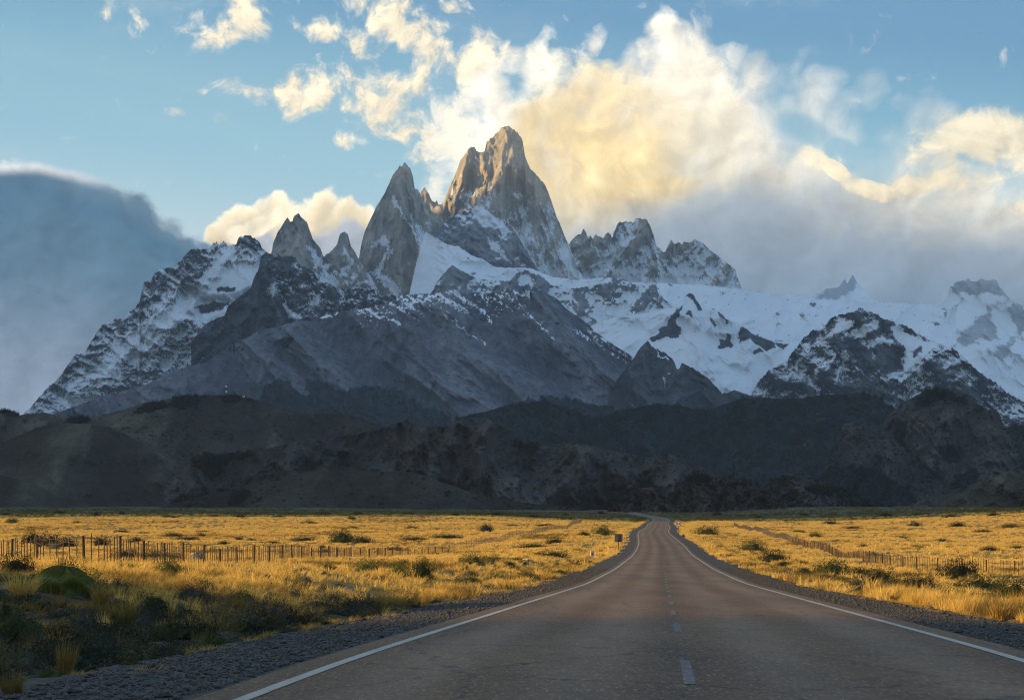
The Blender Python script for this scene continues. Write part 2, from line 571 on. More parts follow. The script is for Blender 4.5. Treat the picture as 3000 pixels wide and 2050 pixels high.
def relief(name, label, ridge, base, Y0, mat, run=1.0, step=3.0, jag=3.0, jagw=14.0, amp=160.0, wave=420.0, aniso=1.0, shear=0.0, sm=60,
           spurs=(), snow=None, patches=None, o=6, seed=0, back=1.0, fine=0.0, ripx=1.0, flat=()):
    """one mountain: crest line at its own distance, flanks falling towards the viewer and away behind"""
    ridge = sorted(ridge)
    rx = np.array([p[0] for p in ridge], float)
    ry = np.array([p[1] for p in ridge], float)
    x = np.arange(rx[0], rx[-1] + step, step)
    r = np.interp(x, rx, ry)
    jn = ridged(x / jagw + seed * 7.1, np.full(x.shape, seed * 3.3 + 0.5), 4, 0.6) - 0.55
    r = r - jag * 2.2 * jn
    if np.isscalar(base):
        b = np.full(x.shape, float(base))
    else:
        b = np.interp(x, [p[0] for p in base], [p[1] for p in base])
    b = np.maximum(b, r + 6)
    H = np.max(b - r)
    nr = int(max(8, H / step)) + 1
    tt = np.linspace(0, 1, nr)[:, None]
    PX = np.repeat(x[None], nr, 0)
    PY = r[None] + (b - r)[None] * tt
    m = Y0 / F                                     # metres per photo pixel
    k = np.exp(-0.5 * (np.arange(-3 * sm, 3 * sm + 1, step) / sm) ** 2)
    k /= k.sum()
    h = len(k) // 2
    S = np.convolve(np.pad(r, h, mode='edge'), k, 'valid')[:len(r)]
    Xm, Zm = PX * m, -PY * m
    drop = np.maximum((PY - S[None]) * m, -400)
    D = run * drop
    xs = (Xm + shear * Zm) / wave
    zs = Zm / (wave * aniso)
    wx = 0.35 * fbm(xs * 0.7 + seed, zs * 0.7 - seed, 3)
    rel = ridged(xs * ripx + wx + seed * 1.7, zs + 0.6 * wx + seed * 2.9, o, 0.52)
    calm = 1.0                                      # snowfields lie smoother than the rock
    for poly in flat:
        calm = calm * (1 - 0.8 * poly_soft(PX, PY, poly, 10))
    D = D + amp * (rel - 0.45) * calm
    if fine:
        D = D + calm * fine * (ridged(Xm / (wave * 0.3) + 3, Zm / (wave * 0.3 * max(1, aniso * 0.7)), 4, 0.6) - 0.5) * 2.2
    for pts, hh, ww in spurs:
        dist, al = pseg(PX, PY, pts)
        D = D + hh * np.exp(-dist / ww) * (0.4 + 0.6 * sstep(0, 0.25, al))
    Y = Y0 - D
    X = (PX - 1500) / F * Y
    Z = ZC + (HY - PY) / F * Y
    P = np.stack([X, Y, Z], -1)
    du = np.gradient(P, axis=1)
    dv = np.gradient(P, axis=0)
    N = np.cross(dv, du)
    N /= np.linalg.norm(N, axis=-1)[..., None] + 1e-9
    N *= np.sign(N[..., 1:2] * -1 + 1e-9)          # towards the viewer
    nz = N[..., 2]
    ctx = dict(PX=PX, PY=PY, nz=nz, nx=N[..., 0], rel=rel, Xm=Xm, Zm=Zm, t=tt + 0 * PX, S=S[None] + 0 * PX, m=m)
    sn = np.clip(snow(ctx), 0, 1) if snow else np.zeros(PX.shape)
    pa = np.clip(patches(ctx), 0, 1) if patches else np.zeros(PX.shape)
    # far side
    bt = np.array([0.0, 0.08, 0.25, 0.55, 1.0])[1:]
    hgt = (b - r) * m
    rowsb = []
    for q in bt[::-1]:
        yb = Y[0] + q * hgt * back + 30 * q
        zb = Z[0] - q * hgt
        rowsb.append(np.stack([X[0] * yb / Y[0], yb, zb], -1))
    V = np.concatenate([np.array(rowsb), P], 0)
    pad = len(bt)
    at = {'snow': np.concatenate([np.repeat(sn[:1], pad, 0), sn]), 'patch': np.concatenate([np.repeat(pa[:1], pad, 0), pa]),
          'crest': np.concatenate([np.repeat(rel[:1], pad, 0), rel])}
    me = raw_mesh(name, V.reshape(-1, 3), grid_faces(V.shape[0], V.shape[1]), mat, True, at)
    TRI[0] += 2 * len(me.polygons)
    ob = link(bpy.data.objects.new(name, me))
    tag(ob, label, kind='structure')
    return P, pa


def rock_mat(name, c1, c2, c3, snowc=(0.86, 0.89, 0.92), patchc=(0.02, 0.03, 0.03), sc=1.0, streak=(1, 1, 1), sharp=0.07, nmix=0.7, bump=0.0, crestw=0.25):
    m, t, out = new_mat(name)
    tc = t.node('ShaderNodeNewGeometry').outputs['Position']
    p = t.vm('MULTIPLY', tc, (0.001 * sc,) * 3)
    ps = t.vm('MULTIPLY', p, streak)
    n1 = t.noise(p, 2.2, 4, 0.55)
    n2 = t.noise(ps, 18.0, 5, 0.68)
    n3 = t.noise(ps, 78.0, 4, 0.72)
    cr = t.node('ShaderNodeAttribute', attribute_name='crest').outputs['Fac']
    f = t.m('ADD', t.m('ADD', t.m('MULTIPLY', n2, 0.65), t.m('MULTIPLY', n1, 0.35)), t.m('MULTIPLY_ADD', cr, crestw, -0.45 * crestw))
    col = t.ramp(t.lin(f, 0.36, 0.64), [(0.0, c1), (0.5, c2), (1.0, c3)])
    col = t.mix(t.lin(n3, 0.3, 0.75, 0, nmix), col, c1)
    pt = t.node('ShaderNodeAttribute', attribute_name='patch').outputs['Fac']
    pf = t.ss(t.m('ADD', pt, t.m('MULTIPLY', t.m('SUBTRACT', n3, 0.5), 0.8)), 0.40, 0.60)
    pc = t.mix(n2, patchc, tuple(1.9 * q for q in patchc))
    col = t.mix(pf, col, pc)
    sa = t.node('ShaderNodeAttribute', attribute_name='snow').outputs['Fac']
    sv = t.m('ADD', sa, t.m('ADD', t.m('MULTIPLY', t.m('SUBTRACT', n3, 0.5), 1.1), t.m('MULTIPLY', t.m('SUBTRACT', n2, 0.5), 0.7)))
    sf = t.ss(sv, 0.5 - sharp, 0.5 + sharp)
    sc2 = t.mix(t.lin(n1, 0.3, 0.7), snowc, tuple(0.88 * q for q in snowc))
    col = t.mix(sf, col, sc2)
    nrm = None
    if bump:
        bn = t.node('ShaderNodeBump', {'Strength': bump, 'Distance': 25.0 / sc, 'Height': t.m('ADD', n2, t.m('MULTIPLY', n3, 0.5))})
        nrm = bn.outputs[0]
    bsdf(t, out, col, 0.95, nrm, 0.05)
    return m

# ------------------------------------------------------------------ the range
M_GRANITE = rock_mat('granite', (0.18, 0.170, 0.155), (0.38, 0.335, 0.27), (0.56, 0.49, 0.38), streak=(1.0, 1.0, 0.28), bump=0.6, sharp=0.09)
M_DARKROCK = rock_mat('dark_rock', (0.030, 0.036, 0.044), (0.070, 0.078, 0.088), (0.15, 0.155, 0.165), bump=0.7, sharp=0.10, sc=1.4)
M_SCREE = rock_mat('scree', (0.055, 0.060, 0.076), (0.125, 0.132, 0.152), (0.235, 0.24, 0.26), patchc=(0.012, 0.02, 0.022), bump=0.25, sharp=0.10, sc=1.5, streak=(1.0, 0.7, 0.5))
M_ICE = rock_mat('glacier_rock', (0.13, 0.135, 0.15), (0.22, 0.225, 0.24), (0.34, 0.34, 0.35), bump=0.5, sharp=0.09)
M_FOG = rock_mat('fog_paled_rock', (0.36, 0.38, 0.40), (0.44, 0.46, 0.48), (0.52, 0.54, 0.56), sharp=0.12)  # rock paled: fog over the far summits is put into the colour


def nrm(a, lo, hi):
    return np.clip((a - lo) / (hi - lo), 0, 1)


def rank(a):
    """0..1 by order, so that a share of a slope can be chosen"""
    q = np.argsort(np.argsort(a.ravel(), kind='stable'), kind='stable')
    return (q / max(1, q.size - 1)).reshape(a.shape)


def strokes(c, lst):
    """snow lying along gullies: (points, half width px, strength)"""
    r = np.zeros(c['PX'].shape)
    wob = 0.35 + 1.5 * np.abs(fbm(c['PX'] / 13, c['PY'] / 13, 4))
    wx = c['PX'] + 9 * fbm(c['PX'] / 26, c['PY'] / 26, 4)
    wy = c['PY'] + 9 * fbm(c['PX'] / 26 + 70, c['PY'] / 26, 4)
    for pts, w, s in lst:
        d, al = pseg(wx, wy, pts)
        r = np.maximum(r, s * np.clip(1.3 - d / (w * wob), 0, 1))
    return r


def polys(c, lst, w=8):
    r = np.zeros(c['PX'].shape)
    wx = c['PX'] + 7 * fbm(c['PX'] / 22, c['PY'] / 22, 4)
    wy = c['PY'] + 7 * fbm(c['PX'] / 22 + 50, c['PY'] / 22, 4)
    for poly in lst:
        r = np.maximum(r, poly_soft(wx, wy, poly, w))
    return r


# far snow plateau and summits, their fog put into the pale rock colour
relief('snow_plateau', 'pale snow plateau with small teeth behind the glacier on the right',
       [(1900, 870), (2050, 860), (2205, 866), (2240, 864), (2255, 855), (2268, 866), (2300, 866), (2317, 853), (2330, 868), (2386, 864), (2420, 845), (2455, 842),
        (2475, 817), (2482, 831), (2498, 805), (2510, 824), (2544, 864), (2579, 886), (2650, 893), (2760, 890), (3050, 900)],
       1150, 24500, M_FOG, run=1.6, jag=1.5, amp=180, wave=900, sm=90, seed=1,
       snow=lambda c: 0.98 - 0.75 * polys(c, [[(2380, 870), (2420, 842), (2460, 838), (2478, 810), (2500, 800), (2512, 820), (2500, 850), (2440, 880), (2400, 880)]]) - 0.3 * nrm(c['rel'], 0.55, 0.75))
relief('mountain', 'snowy mountain at the right edge of the range, fog put into its colour',
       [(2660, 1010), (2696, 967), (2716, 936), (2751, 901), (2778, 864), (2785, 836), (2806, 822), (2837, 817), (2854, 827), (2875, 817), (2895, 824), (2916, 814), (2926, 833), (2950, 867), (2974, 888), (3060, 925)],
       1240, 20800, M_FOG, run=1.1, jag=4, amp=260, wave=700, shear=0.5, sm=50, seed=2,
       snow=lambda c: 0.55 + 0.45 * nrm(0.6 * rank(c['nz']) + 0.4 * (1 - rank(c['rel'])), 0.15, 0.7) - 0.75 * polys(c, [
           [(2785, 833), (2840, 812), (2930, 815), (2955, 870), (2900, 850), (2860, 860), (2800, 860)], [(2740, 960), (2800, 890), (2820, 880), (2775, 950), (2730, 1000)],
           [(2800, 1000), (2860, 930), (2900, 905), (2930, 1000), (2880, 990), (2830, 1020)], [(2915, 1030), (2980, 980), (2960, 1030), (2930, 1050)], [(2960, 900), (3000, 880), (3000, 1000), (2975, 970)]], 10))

# the summit group
FR = [(1180, 760), (1240, 640), (1282, 600), (1300, 594), (1309, 569), (1323, 534), (1338, 499), (1348, 470), (1366, 446), (1380, 428), (1390, 430), (1396, 442), (1419, 446), (1426, 416), (1447, 398),
      (1468, 376), (1487, 368), (1500, 375), (1517, 389), (1531, 411), (1535, 435), (1538, 460), (1553, 492), (1574, 516), (1598, 541), (1613, 580), (1630, 633), (1641, 657), (1655, 693), (1665, 714), (1690, 780), (1740, 860)]


def snow_fitz(c):
    led = 0.55 * rank(c['nz']) + 0.45 * (1 - rank(c['rel']))
    low = sstep(620, 800, c['PY'])
    s = (0.20 + 0.52 * nrm(led + 0.45 * low, 0.32, 1.1)) * (0.45 + 0.55 * sstep(470, 600, c['PY']))
    s = np.maximum(s, 0.85 * strokes(c, [([(1352, 500), (1340, 560), (1338, 590)], 4, 0.6), ([(1330, 520), (1322, 580)], 3, 0.6), ([(1480, 650), (1540, 720), (1570, 780)], 9, 0.8), ([(1560, 700), (1590, 760), (1600, 800)], 10, 0.9),
                                         ([(1558, 480), (1545, 540), (1548, 600)], 3, 0.55), ([(1440, 480), (1400, 540)], 3, 0.5), ([(1600, 690), (1612, 720)], 10, 0.75)]))
    return s


relief('mountain', 'highest granite tower of the range, its summit glowing gold in the last sun',
       FR, 900, 20500, M_GRANITE, run=0.42, jag=2.6, jagw=9, amp=230, wave=300, aniso=3.6, shear=-0.12, sm=45, o=6, seed=3, fine=34,
       spurs=[([(1487, 372), (1470, 480), (1440, 590), (1420, 640)], 170, 45), ([(1531, 415), (1545, 520), (1600, 640), (1640, 760)], 150, 30), ([(1500, 420), (1510, 560), (1540, 700)], 110, 22), ([(1372, 440), (1350, 540), (1330, 600)], 120, 26)],
       snow=snow_fitz)
relief('mountain', 'row of jagged grey granite needles right of the highest tower',
       [(1600, 830), (1640, 740), (1665, 716), (1683, 694), (1694, 687), (1702, 687), (1710, 668), (1718, 682), (1722, 698), (1729, 687), (1736, 700), (1745, 687), (1768, 695), (1782, 675), (1794, 698), (1799, 676), (1812, 650), (1838, 647),
        (1856, 651), (1863, 640), (1877, 638), (1895, 643), (1903, 657), (1916, 693), (1923, 721), (1944, 738), (1951, 732), (1967, 700), (1976, 716), (1985, 707), (1997, 716), (2006, 706), (2022, 710), (2038, 700), (2057, 710), (2076, 728), (2110, 755),
        (2129, 770), (2152, 785), (2163, 815), (2171, 842), (2205, 864), (2240, 880)],
       930, 21800, M_GRANITE, run=0.6, jag=3.4, jagw=10, amp=330, wave=330, aniso=2.2, shear=-0.55, sm=40, seed=4, fine=42,
       snow=lambda c: np.maximum(0.16 + 0.66 * nrm(0.55 * rank(c['nz']) + 0.45 * (1 - rank(c['rel'])) + 0.55 * sstep(680, 860, c['PY']), 0.4, 1.2),
                                 strokes(c, [([(1725, 700), (1790, 790), (1800, 810)], 5, 0.9), ([(1812, 690), (1835, 720), (1850, 690)], 12, 0.9), ([(2045, 705), (2070, 730), (2040, 790), (2020, 830)], 12, 0.95), ([(1795, 720), (1830, 800)], 7, 0.8),
                                             ([(1920, 740), (1950, 800)], 10, 0.8), ([(2100, 800), (2170, 850)], 22, 1.0), ([(1660, 760), (1700, 820)], 10, 0.9)])))
relief('mountain', 'small orange-lit needle between the two great towers',
       [(1205, 640), (1222, 600), (1233, 563), (1243, 548), (1256, 567), (1265, 588), (1277, 594), (1279, 583), (1283, 597), (1310, 640)],
       760, 20900, M_GRANITE, run=0.5, jag=1.2, jagw=7, amp=60, wave=160, aniso=2, sm=20, seed=5, step=2.5)


def snow_poin(c):
    led = 0.6 * rank(c['nz']) + 0.4 * (1 - rank(c['rel']))
    right = sstep(-10, 50, c['PX'] - np.interp(c['PY'], [475, 580, 660, 760, 900], [1200, 1165, 1185, 1230, 1260]))
    s = 0.08 + 0.5 * nrm(led + 0.35 * right, 0.45, 1.2)
    s = np.maximum(s, strokes(c, [([(1155, 580), (1185, 640), (1215, 690), (1240, 740)], 8, 0.72), ([(1090, 720), (1120, 700), (1140, 730), (1110, 790)], 18, 0.70), ([(1100, 800), (1150, 840), (1165, 870)], 20, 0.95), ([(1235, 690), (1250, 760), (1270, 830)], 12, 0.8)]))
    return s


relief('mountain', 'sharp leaning granite tower left of the highest one, in blue shade',
       [(1000, 830), (1040, 775), (1051, 761), (1054, 743), (1058, 715), (1069, 676), (1083, 648), (1104, 602), (1125, 570), (1139, 539), (1150, 514), (1166, 493), (1169, 486), (1178, 486), (1186, 474), (1196, 489), (1201, 490), (1210, 518), (1215, 556),
        (1222, 553), (1231, 567), (1240, 590), (1260, 612), (1290, 640), (1330, 710), (1370, 780)],
       960, 19300, M_GRANITE, run=0.5, jag=2.0, jagw=9, amp=190, wave=300, aniso=3.4, shear=0.10, sm=40, seed=6, fine=34,
       spurs=[([(1186, 478), (1170, 570), (1195, 640), (1240, 740), (1280, 860)], 260, 34), ([(1186, 478), (1206, 560), (1220, 640)], 80, 14)],
       snow=snow_poin)
relief('mountain', 'twin-topped grey needle standing behind the dark left massif',
       [(740, 800), (780, 760), (796, 740), (801, 708), (812, 683), (826, 662), (833, 648), (843, 637), (849, 649), (856, 651), (861, 634), (875, 625), (882, 636), (900, 651), (909, 680), (917, 701), (938, 726), (944, 743), (958, 760), (990, 800), (1040, 860)],
       940, 18600, M_GRANITE, run=0.55, jag=2.2, jagw=9, amp=170, wave=260, aniso=2.4, shear=-0.2, sm=35, seed=7, fine=34,
       snow=lambda c: np.maximum(nrm(0.6 * rank(c['nz']) + 0.4 * (1 - rank(c['rel'])) + 0.25 * sstep(700, 860, c['PY']), 0.5, 1.1) * 0.72, strokes(c, [([(905, 720), (950, 790), (990, 850)], 16, 0.75)])))
relief('mountain', 'small square-topped needle between two taller granite peaks',
       [(900, 820), (935, 770), (953, 748), (974, 733), (988, 715), (995, 687), (1002, 681), (1009, 678), (1020, 687), (1027, 719), (1041, 740), (1051, 760), (1080, 800), (1110, 850)],
       940, 18900, M_GRANITE, run=0.55, jag=1.6, jagw=8, amp=130, wave=220, aniso=2.2, sm=30, seed=8, fine=26,
       snow=lambda c: np.maximum(nrm(0.6 * rank(c['nz']) + 0.4 * (1 - rank(c['rel'])) + 0.4 * sstep(720, 840, c['PY']), 0.55, 1.1) * 0.85, strokes(c, [([(1012, 735), (1030, 770), (1000, 800)], 14, 0.8), ([(950, 800), (1000, 850), (1030, 860)], 18, 0.9)])))
# snowy buttress below the highest tower
relief('mountain', 'snow-capped rocky buttress below the highest tower',
       [(1245, 720), (1290, 668), (1313, 643), (1350, 622), (1380, 610), (1397, 601), (1415, 606), (1430, 617), (1447, 633), (1482, 650), (1498, 665), (1510, 682), (1535, 721), (1563, 770), (1600, 820)],
       900, 19000, M_ICE, run=0.75, jag=2.0, amp=190, wave=260, aniso=1.3, shear=0.35, sm=35, seed=9, fine=26,
       snow=lambda c: np.maximum(nrm(0.6 * rank(c['nz']) + 0.4 * (1 - rank(c['rel'])), 0.35, 0.95) * 0.75, 0.98 * polys(c, [[(1378, 612), (1398, 600), (1420, 606), (1470, 645), (1505, 680), (1480, 690), (1440, 670), (1410, 660), (1385, 640)], [(1420, 690), (1470, 730), (1500, 775), (1450, 740)]])))
# upper glacier shelf
relief('glacier', 'bright hanging glacier shelf under the granite towers',
       [(1190, 900), (1222, 760), (1246, 678), (1270, 690), (1306, 714), (1345, 722), (1383, 749), (1410, 756), (1447, 781), (1500, 785), (1552, 784), (1623, 812), (1694, 819), (1785, 812), (1850, 826), (1960, 830), (2060, 834), (2171, 846), (2300, 872), (2450, 880), (2700, 890), (2800, 910)],
       1200, 18200, M_ICE, run=2.6, jag=1.6, amp=320, wave=600, sm=60, seed=10, fine=20,
       snow=lambda c: 0.96 - 0.22 * nrm(c['rel'], 0.5, 0.8) - 0.2 * np.abs(fbm(c['PX'] / 40, c['PY'] / 14, 4)) - 0.4 * nrm(fbm(c['PX'] / 26, c['PY'] / 15, 4), 0.42, 0.8))


def snow_mc(c):
    cr = np.interp(c['PX'], [1270, 1325, 1400, 1517, 1570, 1640, 1720, 1800, 1960], [830, 777, 816, 795, 798, 834, 834, 815, 886])
    dep = (c['PY'] - cr)
    low = sstep(45, 130, dep)
    s = nrm(0.5 * rank(c['nz']) + 0.5 * (1 - rank(c['rel'])) + 0.5 * low + 0.12 * sstep(1560, 1700, c['PX']), 0.42, 0.95)
    s = np.where(c['PX'] < 1500, s * 0.75, s)
    return np.maximum(s, sstep(0.0, 0.08, (c['PY'] - np.interp(c['PX'], [1750, 1781, 1827, 1864, 1959, 1980], [990, 974, 940, 905, 888, 880])) / 300))


relief('mountain', 'snow-streaked blue cliffs below the hanging glacier',
       [(1240, 900), (1278, 830), (1300, 800), (1325, 776), (1362, 798), (1397, 816), (1447, 823), (1493, 823), (1517, 798), (1538, 791), (1570, 798), (1591, 812), (1616, 837), (1644, 834), (1672, 845), (1722, 838), (1778, 829), (1799, 812), (1808, 820), (1831, 817),
        (1859, 834), (1884, 827), (1905, 834), (1923, 832), (1926, 855), (1958, 886), (2010, 930)],
       1060, 17000, M_DARKROCK if False else M_ICE, run=0.8, jag=2.4, jagw=12, amp=200, wave=230, aniso=1.9, sm=40, seed=11, fine=26, snow=snow_mc)
# lower glacier with its rock islands
relief('glacier', 'broad white glacier flowing down between the dark peaks on the right',
       [(1640, 1000), (1700, 965), (1800, 930), (1906, 915), (1990, 890), (2014, 861), (2022, 858), (2031, 862), (2046, 887), (2057, 906), (2087, 911), (2106, 911), (2129, 936), (2156, 944), (2182, 959), (2205, 978), (2235, 989), (2269, 1002), (2307, 1008), (2326, 999), (2344, 1004), (2420, 1040)],
       1300, 15500, M_DARKROCK, run=2.0, jag=2.2, jagw=11, amp=300, wave=360, sm=50, seed=12,
       snow=lambda c: 0.97 - 0.16 * nrm(c['rel'], 0.5, 0.8) - 0.12 * np.abs(fbm(c['PX'] / 30, c['PY'] / 12, 4)) - 1.3 * np.maximum(polys(c, [
           [(2008, 862), (2022, 855), (2034, 862), (2060, 908), (2044, 906), (2030, 880)], [(1905, 995), (1935, 966), (1958, 946), (1975, 920), (1998, 893), (1990, 920), (1978, 945), (1995, 970), (1985, 988), (1950, 985), (1935, 992)],
           [(2104, 908), (2130, 932), (2136, 942), (2110, 930)], [(2180, 957), (2210, 977), (2240, 988), (2272, 1002), (2265, 1022), (2245, 1028), (2225, 1010), (2200, 990), (2165, 1000), (2158, 985)], [(2106, 1020), (2112, 995), (2125, 1000), (2128, 978), (2142, 985), (2146, 1012), (2120, 1020)],
           [(2272, 1000), (2310, 1006), (2296, 1022), (2280, 1016)], [(2208, 1030), (2232, 1024), (2222, 1034)], [(2010, 920), (2030, 910), (2026, 930)], [(2080, 930), (2100, 950), (2095, 960)]], 4), 0))

# left massif
LM = [(40, 1240), (66, 1216), (106, 1173), (143, 1132), (164, 1116), (188, 1083), (213, 1048), (224, 1037), (246, 1036), (262, 1009), (283, 973), (299, 951), (328, 936), (364, 932), (371, 919), (393, 905), (409, 882), (414, 854), (420, 829), (444, 819), (454, 797),
      (471, 784), (508, 784), (524, 764), (549, 741), (559, 730), (581, 729), (610, 731), (620, 716), (626, 706), (630, 716), (635, 707), (643, 718), (655, 707), (667, 716), (669, 722), (692, 715), (700, 694), (725, 687), (745, 696), (761, 708), (770, 731), (786, 741), (830, 800), (900, 880)]


def snow_lm(c):
    led = 0.55 * rank(c['nz']) + 0.45 * (1 - rank(c['rel']))
    band = np.exp(-((c['PY'] - np.interp(c['PX'], [100, 300, 450, 600, 760], [1250, 1100, 960, 880, 790])) / 80) ** 2)
    s = 0.28 + 0.56 * nrm(led + 0.42 * band, 0.26, 1.15)
    s = np.maximum(s, 0.97 * polys(c, [[(592, 868), (640, 818), (672, 786), (716, 776), (764, 768), (757, 796), (737, 846), (696, 866), (640, 872)], [(575, 940), (600, 925), (640, 905), (680, 905), (655, 930), (610, 940)]], 6))
    s = np.maximum(s, strokes(c, [([(671, 740), (640, 770), (590, 820)], 9, 1.0), ([(545, 872), (500, 920), (462, 940)], 13, 0.95), ([(590, 825), (560, 870), (480, 960), (440, 1010)], 5, 0.8),
                                  ([(300, 1110), (240, 1150), (150, 1195)], 10, 0.85), ([(430, 1060), (480, 990), (520, 940)], 9, 0.7), ([(300, 1070), (270, 1090)], 9, 0.8), ([(420, 1075), (450, 1060)], 12, 0.7), ([(700, 735), (760, 738)], 3, 0.7)]))
    s = s * (1 - 0.9 * polys(c, [[(630, 850), (645, 840), (690, 842), (685, 856), (640, 860)], [(570, 900), (600, 890), (670, 885), (650, 905), (590, 915)]], 5))
    return s


relief('mountain', 'dark rocky massif on the left with slanting snow gullies', LM, 1330, 14500, M_DARKROCK, run=0.95, jag=3.6, jagw=12, amp=240, wave=300, aniso=1.0, shear=0.75, sm=60, seed=13, fine=45,
       spurs=[([(559, 735), (520, 850), (420, 980), (300, 1110)], 120, 30), ([(700, 700), (640, 800), (560, 900), (430, 1030)], 90, 26)], snow=snow_lm, flat=[[(592, 868), (640, 818), (672, 786), (716, 776), (764, 768), (757, 796), (737, 846), (696, 866), (640, 872)], [(575, 940), (600, 925), (640, 905), (680, 905), (655, 930), (610, 940)], [(530, 870), (560, 880), (480, 950), (450, 940)], [(660, 735), (680, 745), (600, 825), (580, 815)]])
relief('mountain', 'black crag spur in front of the left massif, dusted with snow',
       [(560, 1000), (600, 950), (626, 934), (656, 927), (667, 898), (706, 863), (734, 845), (741, 821), (755, 793), (766, 750), (776, 741), (795, 745), (812, 742), (829, 751), (843, 749), (868, 757), (882, 778), (900, 784), (917, 796), (935, 821), (953, 835), (967, 831), (988, 844),
        (1023, 848), (1051, 844), (1075, 850), (1094, 845), (1104, 856), (1122, 868), (1150, 863), (1180, 880), (1240, 920)],
       1080, 13300, M_DARKROCK, run=0.8, jag=3.4, jagw=11, amp=190, wave=230, aniso=1.5, sm=45, seed=14, fine=34,
       spurs=[([(770, 745), (760, 850), (720, 950)], 120, 30)],
       snow=lambda c: np.maximum(nrm(0.55 * rank(c['nz']) + 0.45 * (1 - rank(c['rel'])) + 0.30 * sstep(760, 880, c['PX']), 0.30, 1.3) * 0.72 * (1 - polys(c, [[(620, 960), (640, 900), (700, 870), (760, 860), (800, 880), (840, 900), (850, 960), (800, 1000), (640, 1000)]], 15)),
                                 np.maximum(0.98 * polys(c, [[(822, 888), (836, 882), (848, 905), (880, 925), (884, 938), (850, 935), (838, 915)], [(856, 775), (880, 780), (888, 793), (866, 786)]], 4),
                                            0.72 * polys(c, [[(770, 860), (800, 820), (830, 850), (800, 880)], [(880, 890), (930, 860), (960, 880), (920, 910)]], 22))))


# the big scree mountain in the middle
SM = [(60, 1260), (150, 1215), (300, 1160), (420, 1130), (520, 1080), (600, 1062), (680, 1010), (724, 990), (770, 962), (806, 960), (840, 948), (870, 940), (896, 941), (930, 932), (986, 912), (1040, 908), (1082, 902), (1137, 890), (1171, 866), (1220, 862), (1288, 858), (1316, 850), (1340, 856), (1357, 858),
      (1385, 858), (1425, 860), (1461, 856), (1488, 845), (1510, 848), (1536, 848), (1555, 856), (1571, 845), (1590, 850), (1605, 862), (1633, 876), (1650, 896), (1667, 910), (1695, 930), (1722, 948), (1743, 972), (1798, 1010), (1860, 1048), (1940, 1090), (2040, 1140), (2130, 1175), (2200, 1200)]


def fall(c):
    """streaks of scree that run down to the lower right"""
    a = fbm((c['PX'] - 1.55 * c['PY']) / 22, (c['PX'] + c['PY']) / 300, 5, 0.65)
    return a


def snow_sm(c):
    hgt = sstep(150, 0, c['PY'] - np.maximum(c['S'], 850)) * sstep(900, 1120, c['PX'])
    st = fall(c)
    s = (0.26 + 0.50 * nrm(0.5 + 0.55 * st + 0.6 * fbm(c['PX'] / 11, c['PY'] / 8, 5, 0.65), 0.42, 1.15)) * hgt
    s = np.maximum(s, 0.56 * np.clip(nrm(fbm(c['PX'] / 9, c['PY'] / 7, 5, 0.65) + 0.35 * st, 0.2, 0.8), 0, 1) * sstep(980, 900, c['PY']) * sstep(1000, 1150, c['PX']))
    s = np.maximum(s, strokes(c, [([(1340, 860), (1400, 905), (1440, 940)], 6, 0.66), ([(1300, 920), (1380, 980), (1420, 1010)], 5, 0.58), ([(1500, 860), (1560, 930), (1620, 990)], 5, 0.58), ([(1070, 905), (1110, 925), (1180, 950)], 9, 0.66), ([(940, 930), (990, 916)], 6, 0.7),
                                  ([(1180, 905), (1230, 880), (1290, 868)], 8, 0.75), ([(1545, 860), (1580, 850), (1530, 868)], 9, 0.8)]))
    return s * (1 - 0.7 * polys(c, [[(1520, 880), (1570, 846), (1640, 880), (1730, 960), (1690, 960), (1600, 930)]], 14))


def patch_sm(c):
    f = polys(c, [[(752, 1180), (770, 1145), (810, 1105), (850, 1120), (872, 1150), (905, 1160), (890, 1110), (950, 1120), (1010, 1150), (1060, 1130), (1110, 1135), (1180, 1150), (1240, 1190), (1320, 1215), (1330, 1330), (700, 1330)],
                  [(1420, 1240), (1500, 1180), (1600, 1160), (1700, 1170), (1760, 1190), (1850, 1185), (1900, 1195), (1980, 1200), (2100, 1230), (1400, 1300)], [(800, 1010), (830, 985), (860, 990), (840, 1020)]], 10)
    d = 0.62 * nrm(fall(c), 0.15, 0.6) * sstep(940, 1000, c['PY'])
    return np.maximum(f, 0.3 * d)


SCREE_P = relief('mountain', 'broad dark scree mountain in the middle of the range', SM, 1400, 11500, M_SCREE, run=1.5, jag=1.8, jagw=12, amp=220, wave=340, aniso=1.7, shear=0.8, sm=70, seed=15, fine=20,
       spurs=[([(870, 942), (800, 1040), (760, 1120)], 110, 40), ([(1488, 850), (1600, 1000), (1750, 1120)], 80, 40), ([(1171, 868), (1200, 960), (1300, 1080)], 60, 50)],
       snow=snow_sm, patches=patch_sm)
relief('mountain', 'pair of dark crags at the lower end of the scree mountain beside the glacier',
       [(1800, 1120), (1850, 1060), (1862, 1042), (1867, 1028), (1881, 1013), (1890, 1004), (1898, 997), (1908, 1012), (1922, 1021), (1943, 1030), (1957, 1040), (1970, 1051), (1978, 1066), (1984, 1084), (1991, 1076), (1996, 1066), (2001, 1061), (2012, 1070), (2032, 1079), (2052, 1092), (2073, 1106), (2095, 1130),
        (2115, 1152), (2132, 1150), (2149, 1141), (2165, 1146), (2177, 1152), (2205, 1158), (2240, 1190)],
       1300, 11000, M_DARKROCK, run=0.9, jag=2.4, jagw=10, amp=130, wave=180, aniso=1.5, shear=0.4, sm=35, seed=16, fine=10,
       snow=lambda c: np.maximum(nrm(0.6 * rank(c['nz']) + 0.4 * (1 - rank(c['rel'])), 0.75, 1.3), strokes(c, [([(1915, 1022), (1940, 1045), (1960, 1052)], 4, 0.8), ([(1960, 1090), (1940, 1130)], 6, 0.55)])))


